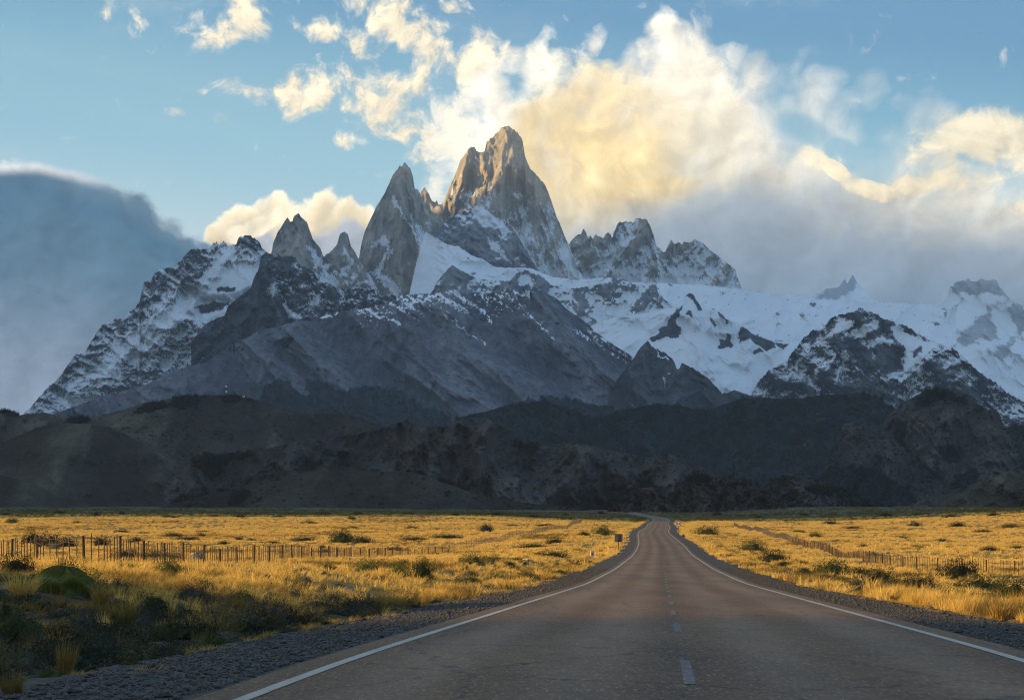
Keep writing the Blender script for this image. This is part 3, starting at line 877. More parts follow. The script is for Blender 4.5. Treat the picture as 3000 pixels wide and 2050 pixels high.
def snow_rp(c):
    led = 0.55 * rank(c['nz']) + 0.45 * (1 - rank(c['rel']))
    s = 0.14 + 0.6 * nrm(led + 0.22 * np.exp(-((c['PY'] - 1070) / 60) ** 2), 0.30, 1.1)
    s = np.maximum(s, 0.97 * polys(c, [[(2606, 953), (2634, 953), (2658, 974), (2716, 998), (2758, 1014), (2709, 1042), (2682, 1066), (2651, 1080), (2654, 1025), (2644, 1005), (2620, 985)], [(2413, 985), (2460, 940), (2500, 936), (2505, 950), (2470, 968), (2420, 992), (2385, 1012)],
                                       [(2490, 970), (2530, 952), (2572, 935), (2575, 960), (2530, 985), (2500, 1000)], [(2535, 1000), (2580, 985), (2620, 1000), (2600, 1030), (2560, 1020)]], 7))
    s = np.maximum(s, strokes(c, [([(2476, 1035), (2470, 1070), (2450, 1110)], 13, 0.8), ([(2345, 1050), (2320, 1075)], 5, 0.8), ([(2420, 1060), (2385, 1095)], 6, 0.8), ([(2720, 1050), (2690, 1090)], 4, 0.7), ([(2600, 1110), (2650, 1085), (2680, 1078)], 6, 0.7), ([(2800, 1110), (2840, 1125)], 9, 0.62)]))
    s = s * (1 - 0.85 * polys(c, [[(2560, 1010), (2590, 1000), (2640, 1040), (2640, 1085), (2580, 1080)], [(2665, 1030), (2700, 1015), (2705, 1030), (2675, 1045)], [(2470, 1000), (2500, 985), (2580, 1080), (2540, 1090)]], 8))
    return s


relief('mountain', 'dark snow-streaked peak right of the glacier',
       [(2150, 1190), (2200, 1160), (2221, 1118), (2252, 1084), (2307, 1056), (2317, 1036), (2345, 1001), (2355, 987), (2382, 967), (2407, 966), (2413, 957), (2434, 932), (2462, 919), (2486, 917), (2499, 912), (2518, 900), (2537, 910), (2572, 919), (2586, 932), (2606, 936), (2630, 950), (2654, 953),
        (2682, 970), (2720, 994), (2751, 1005), (2785, 1013), (2806, 1029), (2837, 1060), (2871, 1091), (2892, 1105), (2916, 1118), (2950, 1149), (3000, 1175), (3060, 1200)],
       1330, 12500, M_DARKROCK, run=1.0, jag=3.6, jagw=11, amp=210, wave=260, aniso=1.2, shear=0.65, sm=50, seed=17, fine=34,
       spurs=[([(2490, 960), (2470, 1010), (2420, 1090)], 100, 22), ([(2785, 1015), (2700, 1070), (2640, 1120)], 120, 26), ([(2490, 1000), (2560, 1070), (2600, 1130)], 90, 22)], snow=snow_rp, flat=[[(2606, 953), (2634, 953), (2658, 974), (2716, 998), (2758, 1014), (2709, 1042), (2682, 1066), (2651, 1080), (2654, 1025), (2644, 1005), (2620, 985)], [(2413, 985), (2460, 940), (2500, 936), (2505, 950), (2470, 968), (2420, 992), (2385, 1012)]])

# ------------------------------------------------------------------ foothills
def hill_mat(name, c1, c2, c3, patchc=(0.010, 0.016, 0.016), sc=1.0, rockc=(0.05, 0.046, 0.048)):
    m, t, out = new_mat(name)
    tc = t.node('ShaderNodeNewGeometry').outputs['Position']
    p = t.vm('MULTIPLY', tc, (0.001 * sc,) * 3)
    n1 = t.noise(p, 4.0, 4, 0.55)
    n2 = t.noise(p, 40.0, 5, 0.65)
    n3 = t.noise(t.vm('MULTIPLY', p, (1, 1, 2.2)), 190.0, 3, 0.7)
    cr = t.node('ShaderNodeAttribute', attribute_name='crest').outputs['Fac']
    col = t.ramp(t.lin(t.m('ADD', t.m('MULTIPLY_ADD', cr, 0.38, -0.2), t.m('ADD', t.m('MULTIPLY', n1, 0.5), t.m('MULTIPLY', n2, 0.5))), 0.32, 0.72), [(0.0, c1), (0.5, c2), (1.0, c3)])
    col = t.mix(t.ss(n3, 0.52, 0.72, 0, 0.65), col, tuple(0.35 * q for q in c1))
    sa = t.node('ShaderNodeAttribute', attribute_name='snow').outputs['Fac']     # bare rock share
    col = t.mix(t.ss(t.m('ADD', sa, t.m('MULTIPLY', t.m('SUBTRACT', n2, 0.5), 0.7)), 0.4, 0.65), col, t.mix(n3, tuple(0.5 * q for q in rockc), tuple(1.5 * q for q in rockc)))
    pt = t.node('ShaderNodeAttribute', attribute_name='patch').outputs['Fac']
    pf = t.ss(t.m('ADD', pt, t.m('ADD', t.m('MULTIPLY', t.m('SUBTRACT', n3, 0.5), 0.6), t.m('MULTIPLY', t.m('SUBTRACT', n2, 0.5), 0.7))), 0.42, 0.58)
    col = t.mix(pf, col, t.mix(n3, patchc, tuple(2.2 * q for q in patchc)))
    bn = t.node('ShaderNodeBump', {'Strength': 0.9, 'Distance': 9.0 / sc, 'Height': t.m('ADD', t.m('MULTIPLY', n2, 1.0), t.m('MULTIPLY', n3, 0.5))})
    bsdf(t, out, col, 0.95, bn.outputs[0], 0.05)
    return m


M_HILL = hill_mat('hill_steppe', (0.029, 0.027, 0.023), (0.060, 0.056, 0.044), (0.130, 0.120, 0.088), sc=1.0)
M_FOREST = hill_mat('hill_forest', (0.037, 0.037, 0.036), (0.065, 0.062, 0.057), (0.112, 0.106, 0.095), patchc=(0.010, 0.016, 0.018), sc=0.8)
M_CLIFF = hill_mat('hill_cliff', (0.024, 0.024, 0.024), (0.057, 0.053, 0.050), (0.124, 0.113, 0.103), sc=1.1, rockc=(0.075, 0.064, 0.060))

M_LOWHILL = hill_mat('hill_low_steppe', (0.020, 0.019, 0.017), (0.038, 0.036, 0.030), (0.068, 0.064, 0.052), sc=1.2)


def crag(c, lo=0.5, hi=0.8):
    return nrm(1 - rank(c['nz']), lo, hi)


FOR_P = relief('hill', 'forested ridge below the snow peaks, right of centre',
       [(1250, 1300), (1344, 1222), (1430, 1203), (1473, 1189), (1538, 1181), (1594, 1172), (1650, 1190), (1700, 1210), (1753, 1226), (1818, 1200), (1860, 1195), (1925, 1181), (2000, 1190), (2052, 1200), (2086, 1196), (2133, 1179), (2181, 1166), (2224, 1163), (2301, 1168), (2357, 1166), (2409, 1155),
        (2465, 1155), (2516, 1151), (2559, 1158), (2602, 1186), (2700, 1230), (2800, 1260), (2950, 1250), (3060, 1240)],
       1500, 7200, M_FOREST, run=1.6, jag=1.2, jagw=20, amp=130, wave=330, sm=60, seed=21, fine=11,
       patches=lambda c: 0.85 - 0.9 * polys(c, [[(2130, 1210), (2150, 1185), (2185, 1185), (2190, 1220), (2160, 1250), (2130, 1245)], [(2200, 1230), (2220, 1200), (2262, 1195), (2255, 1240), (2220, 1240)], [(2310, 1280), (2330, 1245), (2380, 1240), (2360, 1300), (2330, 1310)], [(2390, 1215), (2450, 1200), (2440, 1220), (2400, 1230)],
                                                  [(2480, 1195), (2540, 1185), (2560, 1205), (2500, 1210)], [(2000, 1300), (2060, 1260), (2110, 1250), (2080, 1290), (2020, 1310)], [(2210, 1330), (2240, 1300), (2280, 1330), (2240, 1345)], [(1840, 1235), (1880, 1225), (1890, 1240), (1850, 1240)], [(1620, 1190), (1660, 1200), (1640, 1210)], [(2140, 1340), (2190, 1320), (2200, 1345)], [(1560, 1200), (1600, 1190), (1590, 1215)]], 9) - 0.25 * sstep(1320, 1400, c['PY']))
DOME_P = relief('hill', 'great dark rock dome at the right foot of the range',
       [(2540, 1330), (2600, 1215), (2645, 1180), (2671, 1166), (2710, 1143), (2749, 1133), (2800, 1143), (2843, 1158), (2861, 1179), (2891, 1201), (2925, 1210), (2947, 1257), (2972, 1291), (2990, 1343), (3040, 1400), (3060, 1420)],
       1520, 5200, M_CLIFF, run=0.9, jag=1.6, jagw=16, amp=95, wave=170, aniso=1.9, sm=45, seed=22, fine=18,
       snow=lambda c: 0.75 * crag(c, 0.3, 0.7) + 0.2, patches=lambda c: np.maximum(polys(c, [[(2680, 1200), (2690, 1160), (2750, 1135), (2810, 1160), (2850, 1190), (2800, 1180), (2750, 1170), (2720, 1190)], [(2600, 1330), (2630, 1240), (2660, 1230), (2650, 1300), (2680, 1340), (2760, 1400), (2740, 1450), (2640, 1420)],
                                                                                                        [(2750, 1310), (2790, 1300), (2820, 1350), (2770, 1360)], [(2780, 1440), (2800, 1390), (2870, 1380), (2860, 1420), (2800, 1450)]], 16), 0.35 * nrm(fbm(c['PX'] / 40, c['PY'] / 30, 4), 0.1, 0.7)))
BARE_P = relief('hill', 'bare rounded hill in front of the forested ridge, left of the rock dome',
       [(2380, 1420), (2440, 1330), (2455, 1270), (2473, 1240), (2516, 1232), (2559, 1239), (2594, 1265), (2630, 1296), (2667, 1325), (2731, 1394), (2800, 1430), (2860, 1470)],
       1520, 4900, M_FOREST, run=1.5, jag=1.4, jagw=18, amp=90, wave=150, aniso=1.3, sm=45, seed=23, fine=11,
       snow=lambda c: 0.5 * crag(c), patches=lambda c: np.maximum(0.9 * polys(c, [[(2380, 1440), (2420, 1370), (2500, 1360), (2560, 1370), (2640, 1420), (2700, 1450), (2650, 1530), (2380, 1530)]], 18), 0.45 * nrm(fbm(c['PX'] / 30, c['PY'] / 24, 4), 0.15, 0.7)))

COPSE = lambda c, lst: polys(c, lst, 5)
LONG_P = relief('hill', 'long brown hill on the left with dark copses and a mast on its crest',
       [(-60, 1195), (0, 1201), (34, 1205), (56, 1216), (95, 1210), (129, 1208), (164, 1216), (198, 1229), (241, 1225), (301, 1214), (366, 1199), (409, 1184), (460, 1176), (516, 1163), (581, 1157), (624, 1156), (688, 1158), (732, 1165), (775, 1177), (818, 1190), (882, 1210), (925, 1212), (1000, 1210), (1060, 1225), (1150, 1260), (1250, 1310)],
       1500, 5000, M_HILL, run=2.0, jag=1.0, jagw=22, amp=95, wave=210, sm=60, seed=24, fine=11,
       snow=lambda c: 0.6 * polys(c, [[(500, 1300), (560, 1240), (700, 1190), (830, 1220), (860, 1270), (700, 1300)]], 40) * crag(c, 0.2, 0.7),
       patches=lambda c: np.maximum(COPSE(c, [[(398, 1208), (430, 1186), (470, 1184), (496, 1192), (470, 1200), (420, 1210)], [(500, 1192), (520, 1168), (580, 1160), (574, 1190)], [(655, 1172), (668, 1160), (710, 1164), (700, 1178)], [(198, 1234), (215, 1222), (240, 1222), (262, 1236), (225, 1240)], [(0, 1204), (30, 1206), (55, 1218), (0, 1212)]]),
                                      0.30 * nrm(fbm(c['PX'] / 30, c['PY'] / 16, 4), 0.1, 0.7)))
relief('hill', 'rounded dark hill at the left edge',
       [(-60, 1330), (0, 1302), (52, 1276), (108, 1252), (151, 1243), (205, 1240), (258, 1241), (323, 1251), (353, 1266), (370, 1272), (430, 1307), (473, 1324), (529, 1358), (581, 1393), (624, 1410), (645, 1431), (720, 1470), (800, 1490)],
       1505, 4200, M_HILL, run=2.0, jag=0.8, jagw=24, amp=75, wave=190, sm=60, seed=25, fine=9,
       snow=lambda c: 0.45 * crag(c, 0.5, 0.9), patches=lambda c: 0.36 * nrm(fbm(c['PX'] / 26, c['PY'] / 14, 4), 0.05, 0.6))
CRAG_P = relief('hill', 'craggy dark hill with cliffs in the middle of the foothills',
       [(480, 1420), (560, 1345), (600, 1334), (645, 1336), (732, 1328), (796, 1311), (861, 1294), (925, 1281), (1000, 1277), (1060, 1266), (1108, 1258), (1151, 1243), (1189, 1230), (1241, 1246), (1300, 1248), (1327, 1236), (1379, 1225), (1430, 1225), (1460, 1242), (1495, 1268), (1521, 1285), (1559, 1302), (1602, 1303), (1654, 1299), (1732, 1302), (1775, 1315), (1818, 1326), (1900, 1340), (1960, 1330), (2000, 1345), (2060, 1370), (2120, 1420)],
       1520, 3700, M_CLIFF, run=1.3, jag=1.8, jagw=15, amp=120, wave=140, aniso=1.7, sm=60, seed=26, fine=16,
       snow=lambda c: np.clip(0.9 * polys(c, [[(1080, 1350), (1120, 1270), (1200, 1240), (1400, 1230), (1500, 1280), (1560, 1330), (1540, 1440), (1430, 1440), (1300, 1380)]], 50) * (0.35 + 0.65 * crag(c, 0.15, 0.6)), 0, 1),
       patches=lambda c: np.maximum(COPSE(c, [[(548, 1336), (600, 1328), (640, 1338), (735, 1326), (725, 1344), (640, 1344)], [(560, 1352), (600, 1345), (646, 1350), (625, 1400), (610, 1400), (585, 1375)], [(690, 1342), (710, 1326), (736, 1330), (720, 1346)], [(1540, 1310), (1560, 1300), (1570, 1320), (1550, 1330)]]), 0.36 * nrm(fbm(c['PX'] / 24, c['PY'] / 18, 4), 0.1, 0.7)))
LOW_P = relief('hill', 'low smooth grassy foothill in front of the cliffs',
       [(400, 1500), (470, 1484), (538, 1467), (645, 1441), (732, 1418), (818, 1397), (904, 1382), (1000, 1376), (1086, 1380), (1207, 1382), (1241, 1392), (1301, 1414), (1387, 1444), (1473, 1466), (1559, 1474), (1645, 1483), (1732, 1494), (1800, 1503)],
       1512, 3100, M_LOWHILL, run=2.4, jag=0.4, jagw=30, amp=22, wave=140, sm=80, seed=27, fine=5,
       patches=lambda c: np.maximum(COPSE(c, [[(690, 1462), (720, 1445), (735, 1440), (728, 1455), (700, 1480), (670, 1480)]]), 0.33 * nrm(fbm(c['PX'] / 20, c['PY'] / 9, 4), 0.05, 0.6)))
relief('hill', 'small slope running down from the left edge',
       [(-60, 1380), (0, 1392), (65, 1405), (129, 1431), (172, 1455), (240, 1478), (320, 1492)], 1502, 3300, M_HILL, run=2.4, jag=0.4, jagw=30, amp=18, wave=120, sm=60, seed=28, fine=5,
       patches=lambda c: 0.33 * nrm(fbm(c['PX'] / 20, c['PY'] / 9, 4), 0.05, 0.6))
OUT_P = relief('hill', 'rocky outcrop hill behind the end of the road',
       [(1780, 1490), (1852, 1434), (1900, 1426), (1950, 1422), (2000, 1402), (2043, 1396), (2086, 1393), (2129, 1388), (2172, 1392), (2215, 1408), (2258, 1438), (2293, 1482), (2320, 1500)],
       1516, 2750, M_CLIFF, run=0.9, jag=1.8, jagw=14, amp=55, wave=80, aniso=2.0, sm=45, seed=29, fine=12,
       snow=lambda c: 0.35 + 0.65 * crag(c, 0.1, 0.6), patches=lambda c: np.maximum(COPSE(c, [[(2000, 1404), (2030, 1392), (2068, 1398), (2070, 1410), (2040, 1410)]]), 0.35 * nrm(fbm(c['PX'] / 24, c['PY'] / 18, 4), 0.1, 0.7)))
SPUR_P = relief('hill', 'low bare spur right of the rocky outcrop',
       [(2220, 1430), (2267, 1396), (2301, 1387), (2344, 1384), (2387, 1399), (2452, 1420), (2538, 1459), (2602, 1480), (2680, 1497)], 1514, 3000, M_FOREST, run=1.8, jag=1.0, jagw=18, amp=40, wave=110, sm=50, seed=30, fine=9,
       patches=lambda c: np.maximum(0.8 * polys(c, [[(2350, 1440), (2400, 1425), (2460, 1440), (2430, 1455)], [(2290, 1450), (2330, 1440), (2350, 1460)]], 12), 0.42 * nrm(fbm(c['PX'] / 26, c['PY'] / 14, 4), 0.05, 0.6)))
relief('hill', 'dark brown slope at the lower right edge',
       [(2660, 1512), (2710, 1492), (2731, 1467), (2774, 1446), (2818, 1424), (2882, 1407), (2947, 1381), (3000, 1360), (3060, 1345)], 1514, 2900, M_HILL, run=1.8, jag=1.0, jagw=18, amp=40, wave=120, sm=50, seed=31, fine=11,
       snow=lambda c: 0.5 * crag(c), patches=lambda c: 0.42 * nrm(fbm(c['PX'] / 26, c['PY'] / 14, 4), 0.0, 0.6))


# unseen ridge added on the left to shade the range, notched to light the summit
def build_side_ridge():
    ys = np.linspace(-700, 27000, 380)
    xs = np.linspace(-1, 1, 60)
    prof = np.interp(ys, [-700, -450, 0, 6000, 10500, 12500, 17000, 18600, 18780, 19500, 19750, 24000, 27000], [0, 1600, 1900, 2300, 2900, 3300, 3900, 3900, 3590, 3590, 4000, 4100, 4000])
    Yg, Xg = np.meshgrid(ys, xs, indexing='ij')
    h = prof[:, None] * np.clip(1 - np.abs(Xg), 0, 1) ** 1.15
    h = h * (1 + 0.05 * fbm(Xg * 5, Yg / 900, 4) * (np.abs(Xg) > 0.09))
    V = np.stack([-9000 + Xg * 2400, Yg, h - 8], -1)
    me = raw_mesh('added_shade_ridge', V.reshape(-1, 3), grid_faces(*Yg.shape)[:, ::-1], M_SCREE, True, {'snow': np.clip((h - 1500) / 1500, 0, 1), 'patch': np.zeros(h.shape), 'crest': np.full(h.shape, 0.45)})
    tag(link(bpy.data.objects.new('added_shade_ridge', me)), 'unseen ridge added on the left to shade the hills and mountains', kind='structure')


build_side_ridge()


def build_added_shade_hill():
    """unseen steep hill, added far off to the left to cast shade; the near verge and the start of the road lie in its shade"""
    ys = np.concatenate([np.linspace(-850, -173, 40), np.linspace(-167, -121, 14)])
    xs = np.linspace(-1, 1, 30)
    Yg, Xg = np.meshgrid(ys, xs, indexing='ij')
    end = np.clip((-121 - Yg) / 26, 0, 1) ** 0.6
    h = 230 * np.cos(Xg * math.pi / 2) ** 1.3 * end * (1 + 0.05 * fbm(Xg * 4, Yg / 60, 4))
    V = np.stack([-1000 + Xg * 240, Yg, h + 3], -1)
    me = raw_mesh('hill', V.reshape(-1, 3), grid_faces(*Yg.shape)[:, ::-1], M_HILL, True, {'snow': 0 * h, 'patch': 0 * h, 'crest': 0 * h + 0.45})
    tag(link(bpy.data.objects.new('hill', me)), 'unseen hill added far left to shade the start of the road', kind='structure')


build_added_shade_hill()


def build_haze():
    X0, X1, Y0, Y1, Z0, Z1 = -12600, 12600, -1000, 27500, -12, 4500
    V = [(x, y, z) for x in (X0, X1) for y in (Y0, Y1) for z in (Z0, Z1)]
    Fc = [(0, 1, 3, 2), (4, 6, 7, 5), (0, 4, 5, 1), (2, 3, 7, 6), (0, 2, 6, 4), (1, 5, 7, 3)]
    m, t, out = new_mat('haze')
    v = t.node('ShaderNodeVolumePrincipled', {'Color': (0.80, 0.91, 1.0), 'Density': 1.4e-5, 'Anisotropy': 0.2})
    t.l.new(v.outputs[0], out.inputs['Volume'])
    me = raw_mesh('haze', V, Fc, m, False)
    o = link(bpy.data.objects.new('haze', me))
    tag(o, 'thin blue evening haze in the air', kind='stuff')


build_haze()

# ------------------------------------------------------------------ foreground materials
def ground_mat():
    m, t, out = new_mat('dry_grass_ground')
    p = t.node('ShaderNodeNewGeometry').outputs['Position']
    n1 = t.noise(t.vm('MULTIPLY', p, (0.02, 0.008, 0)), 1.0, 5, 0.6)
    n2 = t.noise(p, 0.9, 5, 0.65)
    n3 = t.noise(p, 9.0, 4, 0.7)
    f = t.m('ADD', t.m('MULTIPLY', n1, 0.35), t.m('ADD', t.m('MULTIPLY', n2, 0.35), t.m('MULTIPLY', n3, 0.3)))
    col = t.ramp(t.lin(f, 0.36, 0.62), [(0.0, (0.075, 0.062, 0.034)), (0.35, (0.16, 0.11, 0.045)), (0.7, (0.30, 0.20, 0.07)), (1.0, (0.38, 0.26, 0.095))])
    y = t.node('ShaderNodeSeparateXYZ', {0: p}).outputs[1]
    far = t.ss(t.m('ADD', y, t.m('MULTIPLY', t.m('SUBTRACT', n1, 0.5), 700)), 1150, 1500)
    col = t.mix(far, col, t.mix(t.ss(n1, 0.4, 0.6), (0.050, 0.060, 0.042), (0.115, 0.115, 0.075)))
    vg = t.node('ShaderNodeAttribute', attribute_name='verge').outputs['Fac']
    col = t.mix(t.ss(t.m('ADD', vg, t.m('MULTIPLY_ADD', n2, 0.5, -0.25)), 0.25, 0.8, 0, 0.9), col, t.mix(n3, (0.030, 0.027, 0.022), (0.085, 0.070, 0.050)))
    bn = t.node('ShaderNodeBump', {'Strength': 0.6, 'Distance': 0.08, 'Height': t.m('ADD', n2, n3)})
    bsdf(t, out, col, 0.95, bn.outputs[0], 0.05)
    return m


def asphalt_mat():
    m, t, out = new_mat('worn_asphalt')
    p = t.node('ShaderNodeNewGeometry').outputs['Position']
    uvn = t.node('ShaderNodeAttribute', attribute_name='across').outputs['Fac']      # metres from the centre line
    stretched = t.vm('MULTIPLY', p, (1.0, 0.10, 1.0))
    n1 = t.noise(stretched, 0.55, 4, 0.6)
    n2 = t.noise(p, 3.5, 5, 0.65)
    n3 = t.noise(t.vm('MULTIPLY', p, (1.0, 0.16, 1.0)), 26.0, 4, 0.8)
    n4 = t.noise(t.vm('MULTIPLY', p, (1.0, 0.45, 1.0)), 22.0, 3, 0.7)
    col = t.ramp(t.lin(t.m('ADD', t.m('MULTIPLY', n1, 0.55), t.m('MULTIPLY', n2, 0.45)), 0.35, 0.65), [(0.0, (0.078, 0.042, 0.018)), (0.5, (0.125, 0.069, 0.030)), (1.0, (0.195, 0.112, 0.053))])
    # polished wheel tracks
    tr = None
    for c in (-2.55, -0.95, 0.95, 2.55):
        q = t.m('DIVIDE', t.m('SUBTRACT', uvn, c), 0.42)
        g = t.m('DIVIDE', 1.0, t.m('MULTIPLY_ADD', t.m('MULTIPLY', q, q), t.m('MULTIPLY', q, q), 1.0))
        tr = g if tr is None else t.m('MAXIMUM', tr, g)
    col = t.mix(t.m('MULTIPLY', tr, t.lin(n1, 0.3, 0.7, 0.1, 0.5)), col, (0.24, 0.150, 0.080))
    # tar along the middle joint
    q = t.m('DIVIDE', t.m('ADD', uvn, t.m('MULTIPLY_ADD', n2, 0.5, -0.12)), 0.16)
    joint = t.m('DIVIDE', 1.0, t.m('MULTIPLY_ADD', q, q, 1.0))
    col = t.mix(t.m('MULTIPLY', joint, t.ss(n4, 0.45, 0.62)), col, (0.028, 0.024, 0.022))
    ck = t.node('ShaderNodeTexVoronoi', {'Vector': t.vm('ADD', t.vm('MULTIPLY', p, (1.0, 0.35, 0.0)), t.vm('MULTIPLY', t.noise(p, 1.4, 3, 0.6, out=1), (0.5, 0.5, 0.0))), 'Scale': 0.33}, feature='DISTANCE_TO_EDGE')
    crack = t.m('MULTIPLY', t.m('SUBTRACT', 1.0, t.ss(ck.outputs['Distance'], 0.004, 0.016)), t.ss(n2, 0.42, 0.6))
    col = t.mix(t.m('MULTIPLY', crack, 0.8), col, (0.026, 0.018, 0.012))
    col = t.mix(t.ss(n3, 0.52, 0.70, 0, 0.8), col, (0.36, 0.26, 0.17))
    col = t.mix(t.ss(n3, 0.48, 0.26, 0, 0.8), col, (0.040, 0.032, 0.026))
    col = t.mix(t.ss(n4, 0.55, 0.72, 0, 0.35), col, (0.085, 0.068, 0.054))
    bn = t.node('ShaderNodeBump', {'Strength': 0.5, 'Distance': 0.012, 'Height': t.m('ADD', n3, t.m('MULTIPLY', n4, 0.6))})
    bsdf(t, out, col, t.lin(tr, 0, 1, 0.8, 0.7), bn.outputs[0], 0.18)
    return m


def paint_mat(name, wear):
    m, t, out = new_mat(name)
    p = t.node('ShaderNodeNewGeometry').outputs['Position']
    n = t.noise(p, 28.0, 4, 0.7)
    n2 = t.noise(t.vm('MULTIPLY', p, (1, 0.3, 1)), 3.0, 4, 0.6)
    col = t.mix(n2, (0.48, 0.43, 0.35), (0.28, 0.25, 0.20))
    w = t.ss(t.m('ADD', t.m('MULTIPLY', n, 0.7), t.m('MULTIPLY', n2, 0.3)), 0.62 - wear, 0.70 - wear)
    col = t.mix(w, col, (0.09, 0.076, 0.064))
    bsdf(t, out, col, 0.7, None, 0.3)
    return m


def simple_mat(name, c1, c2, scale=6.0, rough=0.85, spec=0.2, bump=0.3, dist=0.02):
    m, t, out = new_mat(name)
    tc = t.node('ShaderNodeTexCoord').outputs['Object']
    n = t.noise(tc, scale, 5, 0.65)
    col = t.mix(t.lin(n, 0.3, 0.7), c1, c2)
    bn = t.node('ShaderNodeBump', {'Strength': bump, 'Distance': dist, 'Height': n})
    bsdf(t, out, col, rough, bn.outputs[0], spec)
    return m


def plant_mat(name, stops, trans=0.35, attr='INSTANCER', shade_noise=True, ttint=(1.15, 1.0, 0.6)):
    """leaves and blades: colour chosen along 'tone', light shines through"""
    m, t, out = new_mat(name)
    tone = t.node('ShaderNodeAttribute', attribute_name='tone', attribute_type=attr).outputs['Fac']
    oi = t.node('ShaderNodeObjectInfo').outputs['Random']
    p = t.node('ShaderNodeNewGeometry').outputs['Position']
    n = t.noise(p, 2.3, 3, 0.6)
    f = t.m('ADD', tone, t.m('ADD', t.m('MULTIPLY_ADD', oi, 0.16, -0.08), t.m('MULTIPLY_ADD', n, 0.24, -0.12)))
    col = t.ramp(f, stops)
    b = t.node('ShaderNodeBsdfPrincipled', {'Base Color': col, 'Roughness': 0.75, 'Specular IOR Level': 0.12})
    tr = t.node('ShaderNodeBsdfTranslucent', {'Color': t.vm('MULTIPLY', col, ttint)})
    mx = t.node('ShaderNodeMixShader', {0: trans, 1: b.outputs[0], 2: tr.outputs[0]})
    t.l.new(mx.outputs[0], out.inputs[0])
    return m


M_GROUND = ground_mat()
M_ASPHALT = asphalt_mat()
M_EDGE = paint_mat('edge_paint', 0.06)
M_DASH = paint_mat('worn_dash_paint', 0.24)
M_FADED = paint_mat('faded_dash_paint', 0.29)
M_GRASS = plant_mat('grass_blades', [(0.0, (0.80, 0.55, 0.17)), (0.25, (0.66, 0.44, 0.12)), (0.5, (0.27, 0.17, 0.055)), (0.75, (0.13, 0.115, 0.038)), (1.0, (0.055, 0.062, 0.030))], 0.40)
M_TUSS = plant_mat('tussock_blades', [(0.0, (0.80, 0.55, 0.17)), (0.25, (0.66, 0.44, 0.12)), (0.5, (0.27, 0.17, 0.055)), (0.75, (0.13, 0.115, 0.038)), (1.0, (0.055, 0.062, 0.030))], 0.35, 'OBJECT')
M_SCRUB = plant_mat('scrub_leaves', [(0.0, (0.12, 0.105, 0.070)), (0.4, (0.062, 0.066, 0.040)), (0.7, (0.036, 0.042, 0.024)), (1.0, (0.020, 0.022, 0.015))], 0.15)
M_LEAF = plant_mat('shrub_leaves', [(0.0, (0.34, 0.26, 0.07)), (0.25, (0.15, 0.15, 0.042)), (0.5, (0.062, 0.070, 0.026)), (0.75, (0.034, 0.038, 0.022)), (1.0, (0.024, 0.024, 0.020))], 0.25, 'OBJECT')
M_GREY = plant_mat('grey_shrub_leaves', [(0.0, (0.13, 0.125, 0.10)), (0.5, (0.075, 0.078, 0.062)), (1.0, (0.040, 0.042, 0.036))], 0.15, 'OBJECT')
M_CUSH = plant_mat('cushion_plant_green', [(0.0, (0.115, 0.115, 0.026)), (0.5, (0.062, 0.068, 0.018)), (1.0, (0.030, 0.032, 0.014))], 0.15, 'OBJECT')
M_TWIG = simple_mat('twig_bark', (0.05, 0.04, 0.03), (0.10, 0.08, 0.06), 20)
M_POST = simple_mat('weathered_post', (0.035, 0.022, 0.016), (0.085, 0.052, 0.036), 14)
M_STAKE = simple_mat('weathered_stake', (0.060, 0.042, 0.030), (0.12, 0.085, 0.062), 14)
M_FARSTAKE = simple_mat('pale_stake', (0.13, 0.10, 0.072), (0.20, 0.16, 0.12), 14)
M_WIRE = simple_mat('fence_wire', (0.10, 0.095, 0.09), (0.17, 0.16, 0.15), 8, 0.5, 0.4)
M_STONE = simple_mat('gravel_stone', (0.022, 0.019, 0.016), (0.095, 0.084, 0.070), 1.2, 0.7, 0.3)
M_ROCK = simple_mat('field_rock', (0.07, 0.07, 0.07), (0.20, 0.19, 0.175), 2.5, 0.9, 0.15, 0.6, 0.05)
M_CONC = simple_mat('pale_concrete', (0.42, 0.38, 0.32), (0.62, 0.58, 0.50), 7)
M_GREYMETAL = simple_mat('grey_sheet_metal', (0.05, 0.05, 0.055), (0.085, 0.085, 0.09), 3, 0.5, 0.4, 0.05)
M_WHITE = simple_mat('white_paint', (0.72, 0.72, 0.72), (0.82, 0.82, 0.82), 3, 0.5, 0.4, 0.05)
M_RED = simple_mat('red_paint', (0.45, 0.03, 0.025), (0.55, 0.05, 0.04), 3, 0.5, 0.4, 0.05)
M_BLACK = simple_mat('black_paint', (0.015, 0.015, 0.016), (0.025, 0.025, 0.025), 3, 0.5, 0.4, 0.05)


